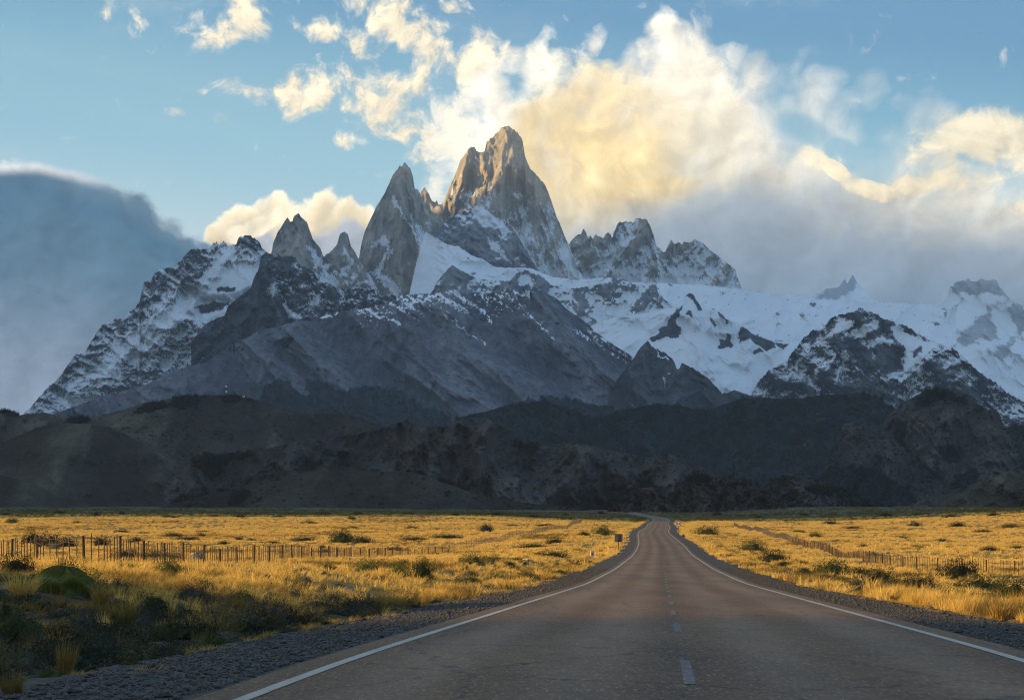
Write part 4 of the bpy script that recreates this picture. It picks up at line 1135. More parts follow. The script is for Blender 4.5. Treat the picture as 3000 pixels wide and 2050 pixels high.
def gravel_mat():
    m, t, out = new_mat('gravel_bed')
    p = t.node('ShaderNodeNewGeometry').outputs['Position']
    v = t.node('ShaderNodeTexVoronoi', {'Vector': p, 'Scale': 17.0})
    v2 = t.node('ShaderNodeTexVoronoi', {'Vector': p, 'Scale': 45.0})
    n = t.noise(p, 1.3, 4, 0.6)
    g = t.node('ShaderNodeSeparateColor', {0: v.outputs['Color']}).outputs[0]
    g2 = t.node('ShaderNodeSeparateColor', {0: v2.outputs['Color']}).outputs[0]
    col = t.ramp(t.m('ADD', t.m('MULTIPLY', g, 0.6), t.m('MULTIPLY', g2, 0.4)), [(0.0, (0.018, 0.016, 0.014)), (0.6, (0.042, 0.037, 0.032)), (1.0, (0.11, 0.10, 0.085))])
    col = t.mix(t.ss(n, 0.48, 0.66, 0, 0.75), col, t.mix(g2, (0.070, 0.055, 0.038), (0.13, 0.10, 0.07)))
    h = t.m('SUBTRACT', 1.0, t.m('ADD', v.outputs['Distance'], t.m('MULTIPLY', v2.outputs['Distance'], 0.4)))
    bn = t.node('ShaderNodeBump', {'Strength': 0.9, 'Distance': 0.04, 'Height': h})
    bsdf(t, out, col, 0.8, bn.outputs[0], 0.25)
    return m


M_GRAVEL = gravel_mat()

build_ground(M_GROUND)


# ------------------------------------------------------------------ road
def strip(name, label, mat, Ys, lo, hi, n, lift, attr=False, edge=0.0, fall=0.0, kind='structure', parent=None, seed=0):
    Ys = np.asarray(Ys, float)
    q = np.linspace(0, 1, n)[None]
    a = (lo(Ys) if callable(lo) else np.full(Ys.shape, lo))[:, None]
    b = (hi(Ys) if callable(hi) else np.full(Ys.shape, hi))[:, None]
    off = a + (b - a) * q
    X = road_x(Ys)[:, None] + off
    Z = road_z(Ys)[:, None] + lift - 0.012 * np.abs(off) - fall * np.maximum(np.abs(off) - 3.9, 0)
    YY = np.repeat(Ys[:, None], n, 1)
    me = raw_mesh(name, np.stack([X, YY, Z], -1).reshape(-1, 3), grid_faces(len(Ys), n)[:, ::-1], mat, True, {'across': off} if attr else None)
    o = link(bpy.data.objects.new(name, me), parent)
    if parent is None:
        tag(o, label, kind=kind)
    return o


RY = np.concatenate([np.linspace(-30, 14, 12), np.geomspace(15, 2600, 420)])
road = strip('road', 'straight worn asphalt road running to the mountains', M_ASPHALT, RY, -3.92, 3.92, 13, 0.055, attr=True)


def wob(s, amp, w0):
    return lambda Y: s * (amp[0] + amp[1] * fbm(Y / w0, np.full(np.shape(Y), s * 4.4), 4))


for s, wd in ((-1, 'left'), (1, 'right')):
    e0 = wob(s, (3.88, 0.0), 3.0)
    e1 = wob(s, (6.15, 0.5), 3.0)
    lo, hi = (e1, e0) if s < 0 else (e0, e1)
    strip('gravel_shoulder', 'dark gravel shoulder on the %s side of the road' % wd, M_GRAVEL, RY, lo, hi, 7, 0.045, fall=0.03)
    strip('edge_line', 'white line painted along the %s edge of the road' % wd, M_EDGE, RY, s * 3.5 - 0.065, s * 3.5 + 0.065, 2, 0.061)
# worn dashes of the centre line
xs0 = 22.6
dash_n = 0
y = 23.1
while y < 330:
    L = 4.7 if dash_n == 0 else 4.2
    if dash_n == 1:
        y = 38.4
        L = 5.4
    yy = np.linspace(y, y + L, 6)
    nm = ['nearest worn white dash of the centre line', 'second worn white dash of the centre line'][dash_n] if dash_n < 2 else 'faded white dashes far along the centre line'
    strip('centre_dash', nm, M_DASH if dash_n < 2 else M_FADED, yy, lambda Y: -0.06 + 0.0 * Y, lambda Y: -0.06 + 0.10 + 0.0 * Y, 2, 0.060)
    dash_n += 1
    y += 12.0


# ------------------------------------------------------------------ scatter by geometry nodes (stuff only)
def scatter(name, label, pts, rot, scl, var, tone, sources):
    me = bpy.data.meshes.new(name)
    n = len(pts)
    me.vertices.add(n)
    me.vertices.foreach_set('co', np.asarray(pts, np.float32).ravel())
    for an, typ, key, dat in (('rot', 'FLOAT_VECTOR', 'vector', rot), ('scl', 'FLOAT_VECTOR', 'vector', scl), ('tone', 'FLOAT', 'value', tone), ('vrt', 'INT', 'value', var)):
        a = me.attributes.new(an, typ, 'POINT')
        a.data.foreach_set(key, np.asarray(dat, np.int32 if typ == 'INT' else np.float32).ravel())
    o = link(bpy.data.objects.new(name, me))
    tag(o, label, kind='stuff')
    g = bpy.data.node_groups.new(name, 'GeometryNodeTree')
    g.interface.new_socket('Geometry', in_out='INPUT', socket_type='NodeSocketGeometry')
    g.interface.new_socket('Geometry', in_out='OUTPUT', socket_type='NodeSocketGeometry')
    gi = g.nodes.new('NodeGroupInput')
    go = g.nodes.new('NodeGroupOutput')
    jn = g.nodes.new('GeometryNodeJoinGeometry')

    def named(nm, typ):
        q = g.nodes.new('GeometryNodeInputNamedAttribute')
        q.data_type = typ
        q.inputs['Name'].default_value = nm
        return q.outputs[0]
    r = g.nodes.new('FunctionNodeEulerToRotation')
    g.links.new(named('rot', 'FLOAT_VECTOR'), r.inputs[0])
    sc = named('scl', 'FLOAT_VECTOR')
    vr = named('vrt', 'INT')
    for k, src in enumerate(sources):
        cmpn = g.nodes.new('FunctionNodeCompare')
        cmpn.data_type = 'INT'
        cmpn.operation = 'EQUAL'
        ii = [s for s in cmpn.inputs if s.type == 'INT']
        g.links.new(vr, ii[0])
        ii[1].default_value = k
        ob = g.nodes.new('GeometryNodeObjectInfo')
        ob.inputs['Object'].default_value = src
        ip = g.nodes.new('GeometryNodeInstanceOnPoints')
        g.links.new(gi.outputs[0], ip.inputs['Points'])
        g.links.new(cmpn.outputs[0], ip.inputs['Selection'])
        g.links.new(ob.outputs['Geometry'], ip.inputs['Instance'])
        g.links.new(r.outputs[0], ip.inputs['Rotation'])
        g.links.new(sc, ip.inputs['Scale'])
        g.links.new(ip.outputs[0], jn.inputs[0])
    g.links.new(jn.outputs[0], go.inputs[0])
    md = o.modifiers.new('scatter', 'NODES')
    md.node_group = g
    return o


def blades(n, h, spread, lean, width, seed, curl=0.5, wind=(0.25, 0.0), flat=0.0):
    """a tuft: n tapering bent blades, three faces each"""
    r = np.random.default_rng(seed)
    V, Fc = [], []
    for i in range(n):
        a = r.uniform(0, 2 * math.pi)
        rad = spread * math.sqrt(r.uniform(0, 1))
        bx, by = rad * math.cos(a), rad * math.sin(a)
        hh = h * r.uniform(0.55, 1.1)
        la = a + r.normal(0, 0.5)
        ln = lean * r.uniform(0.3, 1.2)
        dx, dy = math.cos(la) * ln * hh + wind[0] * hh * r.uniform(0.4, 1.2), math.sin(la) * ln * hh + wind[1] * hh
        wa = r.uniform(0, math.pi)
        wx, wy = math.cos(wa) * width / 2, math.sin(wa) * width / 2
        k = len(V)
        for q, wq in ((0.0, 1.0), (0.5, 0.85), (1.0, 0.0)):
            c = q ** (1 + curl)
            px_, py_, pz_ = bx + dx * c, by + dy * c, hh * (q - 0.18 * ln * c)
            if wq > 0:
                V += [(px_ - wx * wq, py_ - wy * wq, pz_), (px_ + wx * wq, py_ + wy * wq, pz_)]
            else:
                V += [(px_, py_, pz_)]
        Fc += [(k, k + 1, k + 3), (k, k + 3, k + 2), (k + 2, k + 3, k + 4)]
    return np.array(V), np.array(Fc)


def source(name, V, Fc, mat, smooth=False):
    return bpy.data.objects.new(name, raw_mesh(name, V, Fc, mat, smooth))


GR_N = [source('tuft_near', *blades(46, 0.42, 0.10, 0.55, 0.009, s, wind=(0.28, -0.05)), M_GRASS) for s in (1, 2, 3)]
GR_M = [source('tuft_mid', *blades(30, 0.42, 0.16, 0.6, 0.026, s, wind=(0.22, -0.05)), M_GRASS) for s in (11, 12, 13)]
GR_F = [source('tuft_far', *blades(26, 0.45, 0.42, 0.6, 0.075, s, wind=(0.2, 0)), M_GRASS) for s in (21, 22, 23)]


def fan_points(n, y0, y1, pad=0.198, power=2.0):
    """random ground points over the part of the plain in view, even per square metre"""
    Y = (y0 ** power + rng.random(n) * (y1 ** power - y0 ** power)) ** (1 / power)
    X = (rng.random(n) * 2 - 1) * pad * Y
    return X, Y


def off_road(X, Y, lim=6.0):
    return np.abs(X - road_x(Y)) > lim + 0.35 * fbm(Y / 4.0, X / 4.0, 3)


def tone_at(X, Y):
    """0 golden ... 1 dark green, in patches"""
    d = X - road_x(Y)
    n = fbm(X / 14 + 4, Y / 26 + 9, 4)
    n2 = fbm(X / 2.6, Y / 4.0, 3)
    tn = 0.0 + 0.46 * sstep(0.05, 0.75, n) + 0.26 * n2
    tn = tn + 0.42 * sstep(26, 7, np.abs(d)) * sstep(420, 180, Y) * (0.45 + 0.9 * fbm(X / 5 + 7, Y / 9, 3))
    tn = tn + 0.38 * sstep(95, 55, Y) * (d < 0) + 0.12 * sstep(140, 60, Y) * (d > 0)  # near left grass toned darker, part scrub colour, part painted shade
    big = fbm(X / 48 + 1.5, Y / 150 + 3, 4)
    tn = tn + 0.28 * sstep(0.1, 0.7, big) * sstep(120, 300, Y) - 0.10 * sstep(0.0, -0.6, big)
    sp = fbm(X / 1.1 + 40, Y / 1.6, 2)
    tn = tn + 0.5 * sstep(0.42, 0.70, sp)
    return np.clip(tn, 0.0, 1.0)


SHRUB_SPOTS = []


def make_grass():
    P, Rr, S, Vv, T = [], [], [], [], []

    def add(X, Y, hs, ws, vbase, tone, lim=6.0, zoff=-0.03):
        k = off_road(X, Y, lim)
        for sx_, sy_, sr_ in SHRUB_SPOTS:
            k &= ~((np.abs(X - sx_) < sr_) & (Y > sy_ - 1.2 - 2.2 * sr_) & (Y < sy_ + sr_) & (rng.random(len(X)) < 0.8))
        X, Y, tone = X[k], Y[k], tone[k]
        Z = ground_z(X, Y) + zoff
        n = len(X)
        P.append(np.stack([X, Y, Z], -1))
        Rr.append(np.stack([np.zeros(n), np.zeros(n), rng.normal(0, 0.45, n)], -1))
        h = hs * np.exp(rng.normal(0, 0.28, n))
        w = ws * np.exp(rng.normal(0, 0.2, n))
        S.append(np.stack([w, w, h], -1))
        Vv.append(vbase + rng.integers(0, 3, n))
        T.append(tone)
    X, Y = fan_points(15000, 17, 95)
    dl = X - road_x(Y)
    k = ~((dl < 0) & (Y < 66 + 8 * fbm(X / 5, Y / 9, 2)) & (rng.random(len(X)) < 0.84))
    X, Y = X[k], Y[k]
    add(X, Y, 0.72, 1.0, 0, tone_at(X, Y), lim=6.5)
    X, Y = fan_points(52000, 80, 380)
    cl = fbm(X / 9 + 2, Y / 14, 3)
    k = rng.random(len(X)) < 0.45 + 0.8 * cl
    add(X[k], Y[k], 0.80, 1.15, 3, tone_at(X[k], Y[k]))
    X, Y = fan_points(60000, 330, 1250, power=1.6)
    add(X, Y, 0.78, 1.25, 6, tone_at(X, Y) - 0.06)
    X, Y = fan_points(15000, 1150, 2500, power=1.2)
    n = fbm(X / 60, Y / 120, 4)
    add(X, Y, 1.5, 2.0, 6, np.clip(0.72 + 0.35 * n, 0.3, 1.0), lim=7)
    # small yellow-green clumps that creep onto the gravel
    Y = rng.uniform(18, 140, 420)
    s = np.where(rng.random(420) < 0.5, -1, 1)
    X = road_x(Y) + s * rng.uniform(5.4, 6.6, 420)
    add(X, Y, 0.25, 0.8, 0, np.full(420, 0.36), lim=0, zoff=0.02)
    scatter('dry_grass', 'golden dry tussock grass covering the plain', np.concatenate(P), np.concatenate(Rr), np.concatenate(S), np.concatenate(Vv), np.concatenate(T), GR_N + GR_M + GR_F)



def stone_mesh(seed):
    r = np.random.default_rng(seed)
    bm = bmesh.new()
    bmesh.ops.create_icosphere(bm, subdivisions=1, radius=1.0)
    for v in bm.verts:
        v.co = v.co * r.uniform(0.7, 1.15)
        v.co.z *= 0.62
    me = bpy.data.meshes.new('stone')
    bm.to_mesh(me)
    bm.free()
    me.materials.append(M_STONE)
    return bpy.data.objects.new('stone', me)


def make_gravel():
    n = 60000
    Y = 19 + (rng.random(n) ** 1.7) * 190
    s = np.where(rng.random(n) < 0.5, -1, 1)
    off = rng.uniform(4.0, 6.9, n)
    keep = (off < 6.0) | (rng.random(n) < 0.35)
    Y, s, off = Y[keep], s[keep], off[keep]
    n = len(Y)
    X = road_x(Y) + s * off
    Z = np.where(off < 6.0, road_z(Y) + 0.045 - 0.012 * off - 0.03 * (off - 3.9), ground_z(X, Y))
    sz = np.exp(rng.normal(math.log(0.014), 0.55, n))
    scatter('gravel', 'loose dark stones on the road shoulders', np.stack([X, Y, Z + sz * 0.25], -1), rng.uniform(-0.4, 0.4, (n, 3)) + np.stack([np.zeros(n), np.zeros(n), rng.uniform(0, 6.28, n)], -1),
            np.stack([sz, sz, sz], -1), rng.integers(0, 3, n), np.zeros(n), [stone_mesh(k) for k in (1, 2, 3)])


make_gravel()

# ------------------------------------------------------------------ plants that stand alone
def leaf_cloud(n, seed, shape='dome', size=0.07, inner=0.72, squash=1.0):
    """leaf-sized faces through the outer part of a lumpy dome (unit radius, unit height), with a dense heart"""
    r = np.random.default_rng(seed)
    V, Fc = [], []
    # heart: a lumpy closed dome
    nu, nv = (56, 22) if inner > 0.9 else (14, 6)
    for j in range(nv + 1):
        th = (j / nv) * math.pi / 2
        for i in range(nu):
            ph = 2 * math.pi * i / nu
            l = inner * (0.86 + 0.3 * float(fbm(np.array(math.cos(ph) * 1.3 + seed), np.array(math.sin(ph) * 1.3 + th * 1.5), 3)))
            V.append((l * math.cos(th) * math.cos(ph), l * math.cos(th) * math.sin(ph), l * math.sin(th) * 0.95 - 0.02))
    for j in range(nv):
        for i in range(nu):
            a, b = j * nu + i, j * nu + (i + 1) % nu
            c, d = a + nu, b + nu
            Fc += [(a, b, d), (a, d, c)]
    d = r.normal(size=(n, 3))
    d[:, 2] = np.abs(d[:, 2])
    d /= np.linalg.norm(d, axis=1)[:, None]
    lump = 1 + (0.12 if inner > 0.9 else 0.46) * fbm(d[:, 0] * 2.4 + seed, d[:, 1] * 2.4 + d[:, 2] * 1.9, 4)
    if inner <= 0.9:
        lump = lump * np.where(r.random(n) < 0.14, r.uniform(1.0, 1.32, n), 1.0)
    rad = lump * (inner * 0.85 + (1.05 - inner * 0.85) * r.random(n) ** 0.7)
    P = d * rad[:, None]
    P[:, 2] = np.maximum(P[:, 2], 0.0)
    ax = r.normal(size=(n, 3)) * 0.8 + d * 0.9 + np.array([0, 0, 0.35])
    ax /= np.linalg.norm(ax, axis=1)[:, None]
    sd_ = np.cross(ax, r.normal(size=(n, 3)))
    sd_ /= np.linalg.norm(sd_, axis=1)[:, None]
    L = size * r.uniform(0.7, 1.7, n)[:, None]
    k0 = len(V)
    A, B, C, D = P - sd_ * L * 0.28, P + ax * L * 0.6 - sd_ * L * 0.05, P + ax * L, P + sd_ * L * 0.28
    V = np.concatenate([np.array(V), np.stack([A, D, C, B], 1).reshape(-1, 3)])
    q = k0 + 4 * np.arange(n)[:, None]
    F2 = np.concatenate([q + np.array([[0, 1, 2]]), q + np.array([[0, 2, 3]])])
    return V, np.concatenate([np.array(Fc), F2])


SHRUB = [raw_mesh('shrub', *leaf_cloud(2600, s, size=0.062, inner=0.8), M_LEAF, False, None) for s in (3, 4, 5, 6)]
GSHRUB = [raw_mesh('grey_shrub', *leaf_cloud(2600, s, size=0.055, inner=0.82), M_GREY, False) for s in (13, 14, 15)]
CUSHM = [raw_mesh('cushion_plant', *leaf_cloud(3200, s, size=0.035, inner=0.95), M_CUSH, False) for s in (23, 24)]
for _m in CUSHM:
    _m.polygons.foreach_set('use_smooth', np.arange(len(_m.polygons)) < 56 * 22 * 2)
TUSS = [raw_mesh('tussock', *(lambda b: b)(blades(240, 1.0, 0.35, 0.55, 0.030, s, wind=(0.16, 0))), M_TUSS, False) for s in (33, 34, 35)]


def stems(seed):
    r = np.random.default_rng(seed)
    V, Fc = [], []
    for i in range(9):
        a = r.uniform(0, 6.28)
        ln = r.uniform(0.5, 0.9)
        tip = np.array([math.cos(a) * ln * 0.7, math.sin(a) * ln * 0.7, ln * 0.8])
        root = np.array([math.cos(a) * 0.08, math.sin(a) * 0.08, -0.05])
        k = len(V)
        for q, w in ((root, 0.03), (tip, 0.008)):
            for j in range(4):
                V.append(q + np.array([math.cos(j * 1.57) * w, math.sin(j * 1.57) * w, 0]))
        for j in range(4):
            Fc.append((k + j, k + (j + 1) % 4, k + 4 + (j + 1) % 4, k + 4 + j))
    return raw_mesh('stem', np.array(V), np.array(Fc), M_TWIG, False)


STEM = stems(5)
PLANT_N = [0]


def plant(kind, px, py, w, h, tone, label, group=None, cat=None, at=None):
    """place a plant by the pixel of its foot, with the size that its width and height take at that distance"""
    X, Y, Z = at if at else cast(px, py)
    k = PLANT_N[0]
    PLANT_N[0] += 1
    meshes = {'shrub': SHRUB, 'grey_shrub': GSHRUB, 'cushion_plant': CUSHM, 'tussock': TUSS}[kind]
    me = meshes[k % len(meshes)]
    o = bpy.data.objects.new(kind, me)
    COL.objects.link(o)
    sx = w / F * Y / 2
    sz = h / F * Y * (1.0 if kind == 'cushion_plant' else 1.15)
    o.location = (X, Y + sx * 0.3, Z - 0.03 * sz)
    if kind == 'tussock':
        o.scale = (sx * 1.25, sx * 1.25, sz * 1.0)
    else:
        o.scale = (sx, min(sx, 2.2) * random.uniform(0.75, 1.0), sz)
    o.rotation_euler = (0, 0, random.uniform(-0.6, 0.6) + (math.pi if (k % 3 == 1 and kind != 'tussock') else 0))
    SHRUB_SPOTS.append((X, Y, sx * 0.9))
    o['tone'] = float(tone)
    tag(o, label, cat or {'shrub': 'shrub', 'grey_shrub': 'shrub', 'cushion_plant': 'cushion plant', 'tussock': 'grass tussock'}[kind], group)
    if kind in ('shrub', 'grey_shrub') and w > 55:
        s = bpy.data.objects.new('stem', STEM)
        COL.objects.link(s)
        s.parent = o
    return o


# near and middle plants one can point to
plant('cushion_plant', 187, 1742, 262, 92, 0.0, 'bright green cushion plant mound in front of the left fence')
plant('cushion_plant', -10, 1872, 250, 125, 0.8, 'dark olive cushion mound cut by the left edge')
plant('shrub', 40, 1684, 120, 52, 0.85, 'black-green shrub at the left edge behind the green mound')
plant('shrub', 496, 1694, 94, 48, 0.42, 'round golden-rimmed bush standing alone before the left fence')
plant('tussock', 355, 1866, 120, 112, 0.88, 'big dark bunch of grass in the shaded left foreground')
plant('tussock', 190, 1990, 90, 110, 0.55, 'thin straw-coloured tussock at the lower left')
plant('tussock', 30, 2055, 110, 95, 0.62, 'yellow-green clump of grass in the lower left corner')
plant('grey_shrub', 785, 1836, 160, 74, 0.75, 'round dark shrub in the shade near the gravel, left of the road')
plant('grey_shrub', 345, 1738, 62, 42, 0.8, 'small dark shrub beside the foot of the green mound')
plant('cushion_plant', 172, 1884, 150, 62, 0.95, 'low dark cushion below the green mound')
plant('tussock', 60, 1752, 150, 72, 0.25, 'sunlit straw grass in front of the green mound')
plant('tussock', 290, 1780, 90, 72, 0.42, 'pale wind-bent grass right of the green mound')
plant('shrub', 1236, 1697, 76, 54, 0.62, 'dark green bush on the sunny left verge')
plant('shrub', 1170, 1690, 66, 38, 0.28, 'yellow-green bush on the left verge')
plant('shrub', 1078, 1677, 120, 32, 0.40, 'wide low olive shrub by the left fence')
plant('shrub', 958, 1673, 66, 20, 0.5, 'little olive shrub by the left fence')
plant('tussock', 1300, 1742, 70, 42, 0.2, 'golden tussock beside the left gravel shoulder')
plant('cushion_plant', 1212, 1786, 58, 18, 1.0, 'black cushion at the edge of the left gravel')
plant('cushion_plant', 1157, 1795, 46, 14, 1.0, 'smaller black cushion at the edge of the left gravel')
plant('tussock', 1096, 1792, 70, 50, 0.55, 'reddish-brown tussock at the border of the shade, left of the road')
plant('tussock', 1245, 1775, 48, 48, 0.3, 'straw tussock right behind the black cushion')
plant('shrub', 1385, 1652, 84, 26, 0.42, 'olive shrub below the bend of the left fence')
plant('shrub', 1442, 1651, 72, 23, 0.36, 'olive-yellow shrub right of the bend of the left fence')
plant('shrub', 1765, 1568, 64, 24, 0.4, 'green shrub on the left verge beyond the road sign')
plant('shrub', 1612, 1634, 120, 18, 0.7, 'dark flat shrub behind the white marker post')
plant('cushion_plant', 1641, 1688, 46, 21, 0.15, 'olive cushion beside the left shoulder')
plant('tussock', 1598, 1702, 50, 22, 0.4, 'brown tussock beside the left shoulder')
plant('shrub', 1003, 1589, 80, 32, 0.55, 'green bush standing out in the golden plain on the left')
plant('shrub', 1062, 1590, 62, 17, 0.65, 'low dark tail of bushes in the golden plain on the left')
plant('grey_shrub', 1424, 1557, 54, 21, 0.9, 'dark dome-shaped bush alone in the far golden plain')
plant('grey_shrub', 155, 1609, 44, 18, 0.0, 'pale grey dome-shaped shrub behind the left fence')
plant('shrub', 92, 1594, 64, 32, 0.9, 'dark thicket behind the left fence, leftmost bush')
plant('shrub', 142, 1602, 84, 36, 0.9, 'dark thicket behind the left fence, middle bush')
plant('shrub', 196, 1604, 64, 26, 0.85, 'dark thicket behind the left fence, right bush')
plant('shrub', 295, 1598, 52, 24, 0.85, 'brownish bush behind the left fence beside a tall post')
plant('shrub', 372, 1638, 100, 24, 0.75, 'low bank of bushes behind the fence, left part')
plant('shrub', 444, 1640, 96, 25, 0.8, 'low bank of bushes behind the fence, middle part')
plant('shrub', 508, 1641, 74, 20, 0.75, 'low bank of bushes behind the fence, right part')
plant('shrub', 2815, 1695, 128, 46, 0.95, 'black-green bush in front of the right fence')
plant('shrub', 2440, 1682, 116, 36, 0.42, 'wide olive shrub on the right verge')
plant('shrub', 2522, 1688, 66, 22, 0.5, 'small olive shrub on the right verge')
plant('shrub', 2572, 1702, 112, 30, 0.6, 'dark olive shrub on the right verge near the fence')
plant('shrub', 2690, 1727, 124, 36, 0.8, 'dark shrub with long shade on the right verge')
plant('shrub', 2870, 1738, 160, 46, 0.48, 'broad olive shrub below the right fence')
plant('shrub', 2968, 1754, 130, 52, 0.5, 'olive shrub at the right edge')
plant('shrub', 2205, 1614, 84, 27, 0.42, 'olive bush between the road and the right fence')
plant('shrub', 2268, 1647, 92, 30, 0.72, 'dark bush between the road and the right fence')
plant('cushion_plant', 2297, 1657, 38, 15, 0.2, 'small golden cushion beside a dark bush on the right')
plant('shrub', 2072, 1566, 74, 21, 0.6, 'dark green bush behind the round road sign')
plant('tussock', 2935, 1818, 120, 62, 0.5, 'brown tussock at the right edge near the gravel')
plant('tussock', 2620, 1764, 46, 26, 0.6, 'dark brown tussock on the right verge')
plant('cushion_plant', 2002, 1573, 11, 9, 0.4, 'tiny green clump on the right gravel shoulder')
MARKS = [(0, 'under the dark left cloud'), (200, 'below the massif foot'), (450, 'below the left massif'), (700, 'below the twin-topped needle'), (920, 'below the square-topped needle'), (1090, 'below the sharp leaning tower'),
         (1290, 'left of the highest tower'), (1490, 'right of the highest tower'), (1660, 'below the jagged needles'), (1900, 'just right of the road'), (2180, 'below the glacier'), (2420, 'below the snow-streaked peak'), (2620, 'below the rock dome'), (2860, 'close to the right edge')]
ORD = ['leftmost', 'second from left', 'third from left', 'fourth from left', 'fifth from left', 'sixth from left', 'seventh from left', 'eighth from left', 'ninth from left', 'tenth from left', 'eleventh from left', 'twelfth from left', 'thirteenth from left']
PENDING = []


def mark(px):
    return [m for q, m in MARKS if px >= q][-1] if px >= 0 else MARKS[0][1]


def name_apart():
    """plants that look alike are told apart by what they stand below and by their order there"""
    by = {}
    for o, base, px in PENDING:
        by.setdefault(base, []).append((px, o))
    for base, lst in by.items():
        lst.sort(key=lambda q: q[0])
        for k, (px, o) in enumerate(lst):
            o['label'] = base if len(lst) == 1 else base + ', ' + ORD[k]


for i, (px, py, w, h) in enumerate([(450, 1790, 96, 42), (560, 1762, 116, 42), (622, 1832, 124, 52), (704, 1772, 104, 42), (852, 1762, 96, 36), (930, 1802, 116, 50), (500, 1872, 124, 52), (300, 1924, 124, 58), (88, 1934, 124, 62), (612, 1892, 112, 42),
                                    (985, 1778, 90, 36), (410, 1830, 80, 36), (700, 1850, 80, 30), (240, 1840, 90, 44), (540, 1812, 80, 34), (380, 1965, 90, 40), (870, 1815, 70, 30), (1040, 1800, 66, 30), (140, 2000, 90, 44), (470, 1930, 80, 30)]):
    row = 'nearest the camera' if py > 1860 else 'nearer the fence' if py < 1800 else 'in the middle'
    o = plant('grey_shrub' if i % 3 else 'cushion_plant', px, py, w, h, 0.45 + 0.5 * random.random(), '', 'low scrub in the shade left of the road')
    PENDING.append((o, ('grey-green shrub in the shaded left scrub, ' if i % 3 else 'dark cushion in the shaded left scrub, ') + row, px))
# shrubs dotted over the plain
spots = [(1210, 1584, 84, 12), (1312, 1576, 104, 10), (1140, 1614, 22, 10), (1163, 1613, 28, 13), (1206, 1549, 42, 8), (1562, 1604, 100, 11), (1625, 1591, 50, 13), (1711, 1570, 38, 12), (35, 1530, 44, 12), (225, 1532, 30, 6), (355, 1561, 50, 9), (400, 1587, 46, 12), (420, 1565, 40, 7), (505, 1570, 60, 9),
         (545, 1583, 90, 10), (590, 1571, 28, 8), (600, 1560, 40, 6), (655, 1593, 36, 8), (700, 1580, 30, 6), (735, 1585, 34, 8), (890, 1584, 80, 10), (905, 1533, 46, 7), (800, 1592, 40, 7), (945, 1606, 24, 9), (950, 1620, 40, 12), (1030, 1520, 26, 7), (1035, 1548, 30, 6), (1600, 1541, 60, 6), (1500, 1541, 40, 6),
         (2390, 1573, 42, 12), (2432, 1534, 46, 8), (2682, 1542, 42, 12), (2806, 1542, 48, 12), (2530, 1602, 30, 8), (2650, 1578, 40, 7), (2760, 1585, 50, 7), (2880, 1560, 60, 9), (2960, 1545, 60, 10), (2340, 1560, 46, 7), (2500, 1548, 60, 6), (2690, 1606, 44, 8), (2900, 1612, 60, 10), (2980, 1608, 40, 10), (2560, 1630, 40, 10), (2360, 1690, 34, 14),
         (2200, 1662, 30, 12), (2140, 1632, 30, 10), (2110, 1606, 36, 9), (1500, 1668, 40, 12), (1540, 1690, 46, 14), (1450, 1700, 50, 16), (1380, 1706, 50, 18), (1690, 1650, 40, 10)]
for px, py, w, h in spots:
    kind_ = 'flat dark shrub' if w > 5 * h else 'small dark shrub' if w < 45 else 'dark shrub'
    o = plant('shrub', px, py, w, h, 0.35 + 0.45 * random.random(), '', 'dark shrubs dotted over the plain')
    PENDING.append((o, '%s in %s grass %s' % (kind_, 'far' if py < 1565 else 'golden', mark(px)), px))
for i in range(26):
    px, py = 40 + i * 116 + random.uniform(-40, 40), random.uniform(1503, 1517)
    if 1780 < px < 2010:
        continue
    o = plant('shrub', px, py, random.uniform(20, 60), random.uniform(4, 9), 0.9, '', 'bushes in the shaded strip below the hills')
    PENDING.append((o, 'far bush in the shaded strip ' + mark(px), px))


name_apart()
make_grass()


def make_scrub():
    src = [source('scrub', *leaf_cloud(900, s, size=0.085, inner=0.76), M_SCRUB) for s in (51, 52, 53)]
    n = 2600
    X, Y = fan_points(n, 18, 88)
    d = X - road_x(Y)
    k = (d < -6.3) & (rng.random(n) < np.where(Y < 62, 0.95, 0.35))
    Xa, Ya = X[k], Y[k]
    X, Y = fan_points(5200, 60, 420)
    d = X - road_x(Y)
    k = (np.abs(d) > 6.8) & (rng.random(5200) < 0.14 + 0.5 * sstep(30, 8, np.abs(d))) & (fbm(X / 8, Y / 14, 3) > -0.1)
    X, Y = np.concatenate([Xa, X[k]]), np.concatenate([Ya, Y[k]])
    n = len(X)
    w = np.minimum(np.exp(rng.normal(math.log(0.24), 0.40, n)), 0.42) * np.where(Y > 100, 1.4, 1.0)
    h = w * rng.uniform(0.45, 0.95, n)
    scatter('low_scrub', 'mat of low grey-green scrub along the verges', np.stack([X, Y, ground_z(X, Y) - 0.02], -1), np.stack([np.zeros(n), np.zeros(n), rng.uniform(0, 6.28, n)], -1),
            np.stack([w, w, h], -1), rng.integers(0, 3, n), np.clip(rng.normal(0.55, 0.28, n), 0, 1), src)


make_scrub()


# ------------------------------------------------------------------ rocks
def rock(px, py, w, h, label, seed):
    X, Y, Z = cast(px, py)
    r = np.random.default_rng(seed)
    bm = bmesh.new()
    bmesh.ops.create_icosphere(bm, subdivisions=3, radius=1.0)
    for v in bm.verts:
        n = float(fbm(np.array(v.co.x * 1.3 + seed), np.array(v.co.y * 1.3 + v.co.z * 1.9), 4))
        v.co *= 1 + 0.28 * n
        v.co.z = max(v.co.z, -0.25)
        v.co.x += 0.15 * v.co.z
    me = bpy.data.meshes.new('boulder')
    bm.to_mesh(me)
    bm.free()
    me.materials.append(M_ROCK)
    o = link(bpy.data.objects.new('boulder', me))
    s = w / F * Y / 2
    o.scale = (s, s * 0.9, h / F * Y * 0.95)
    o.location = (X, Y, Z)
    tag(o, label, 'boulder')


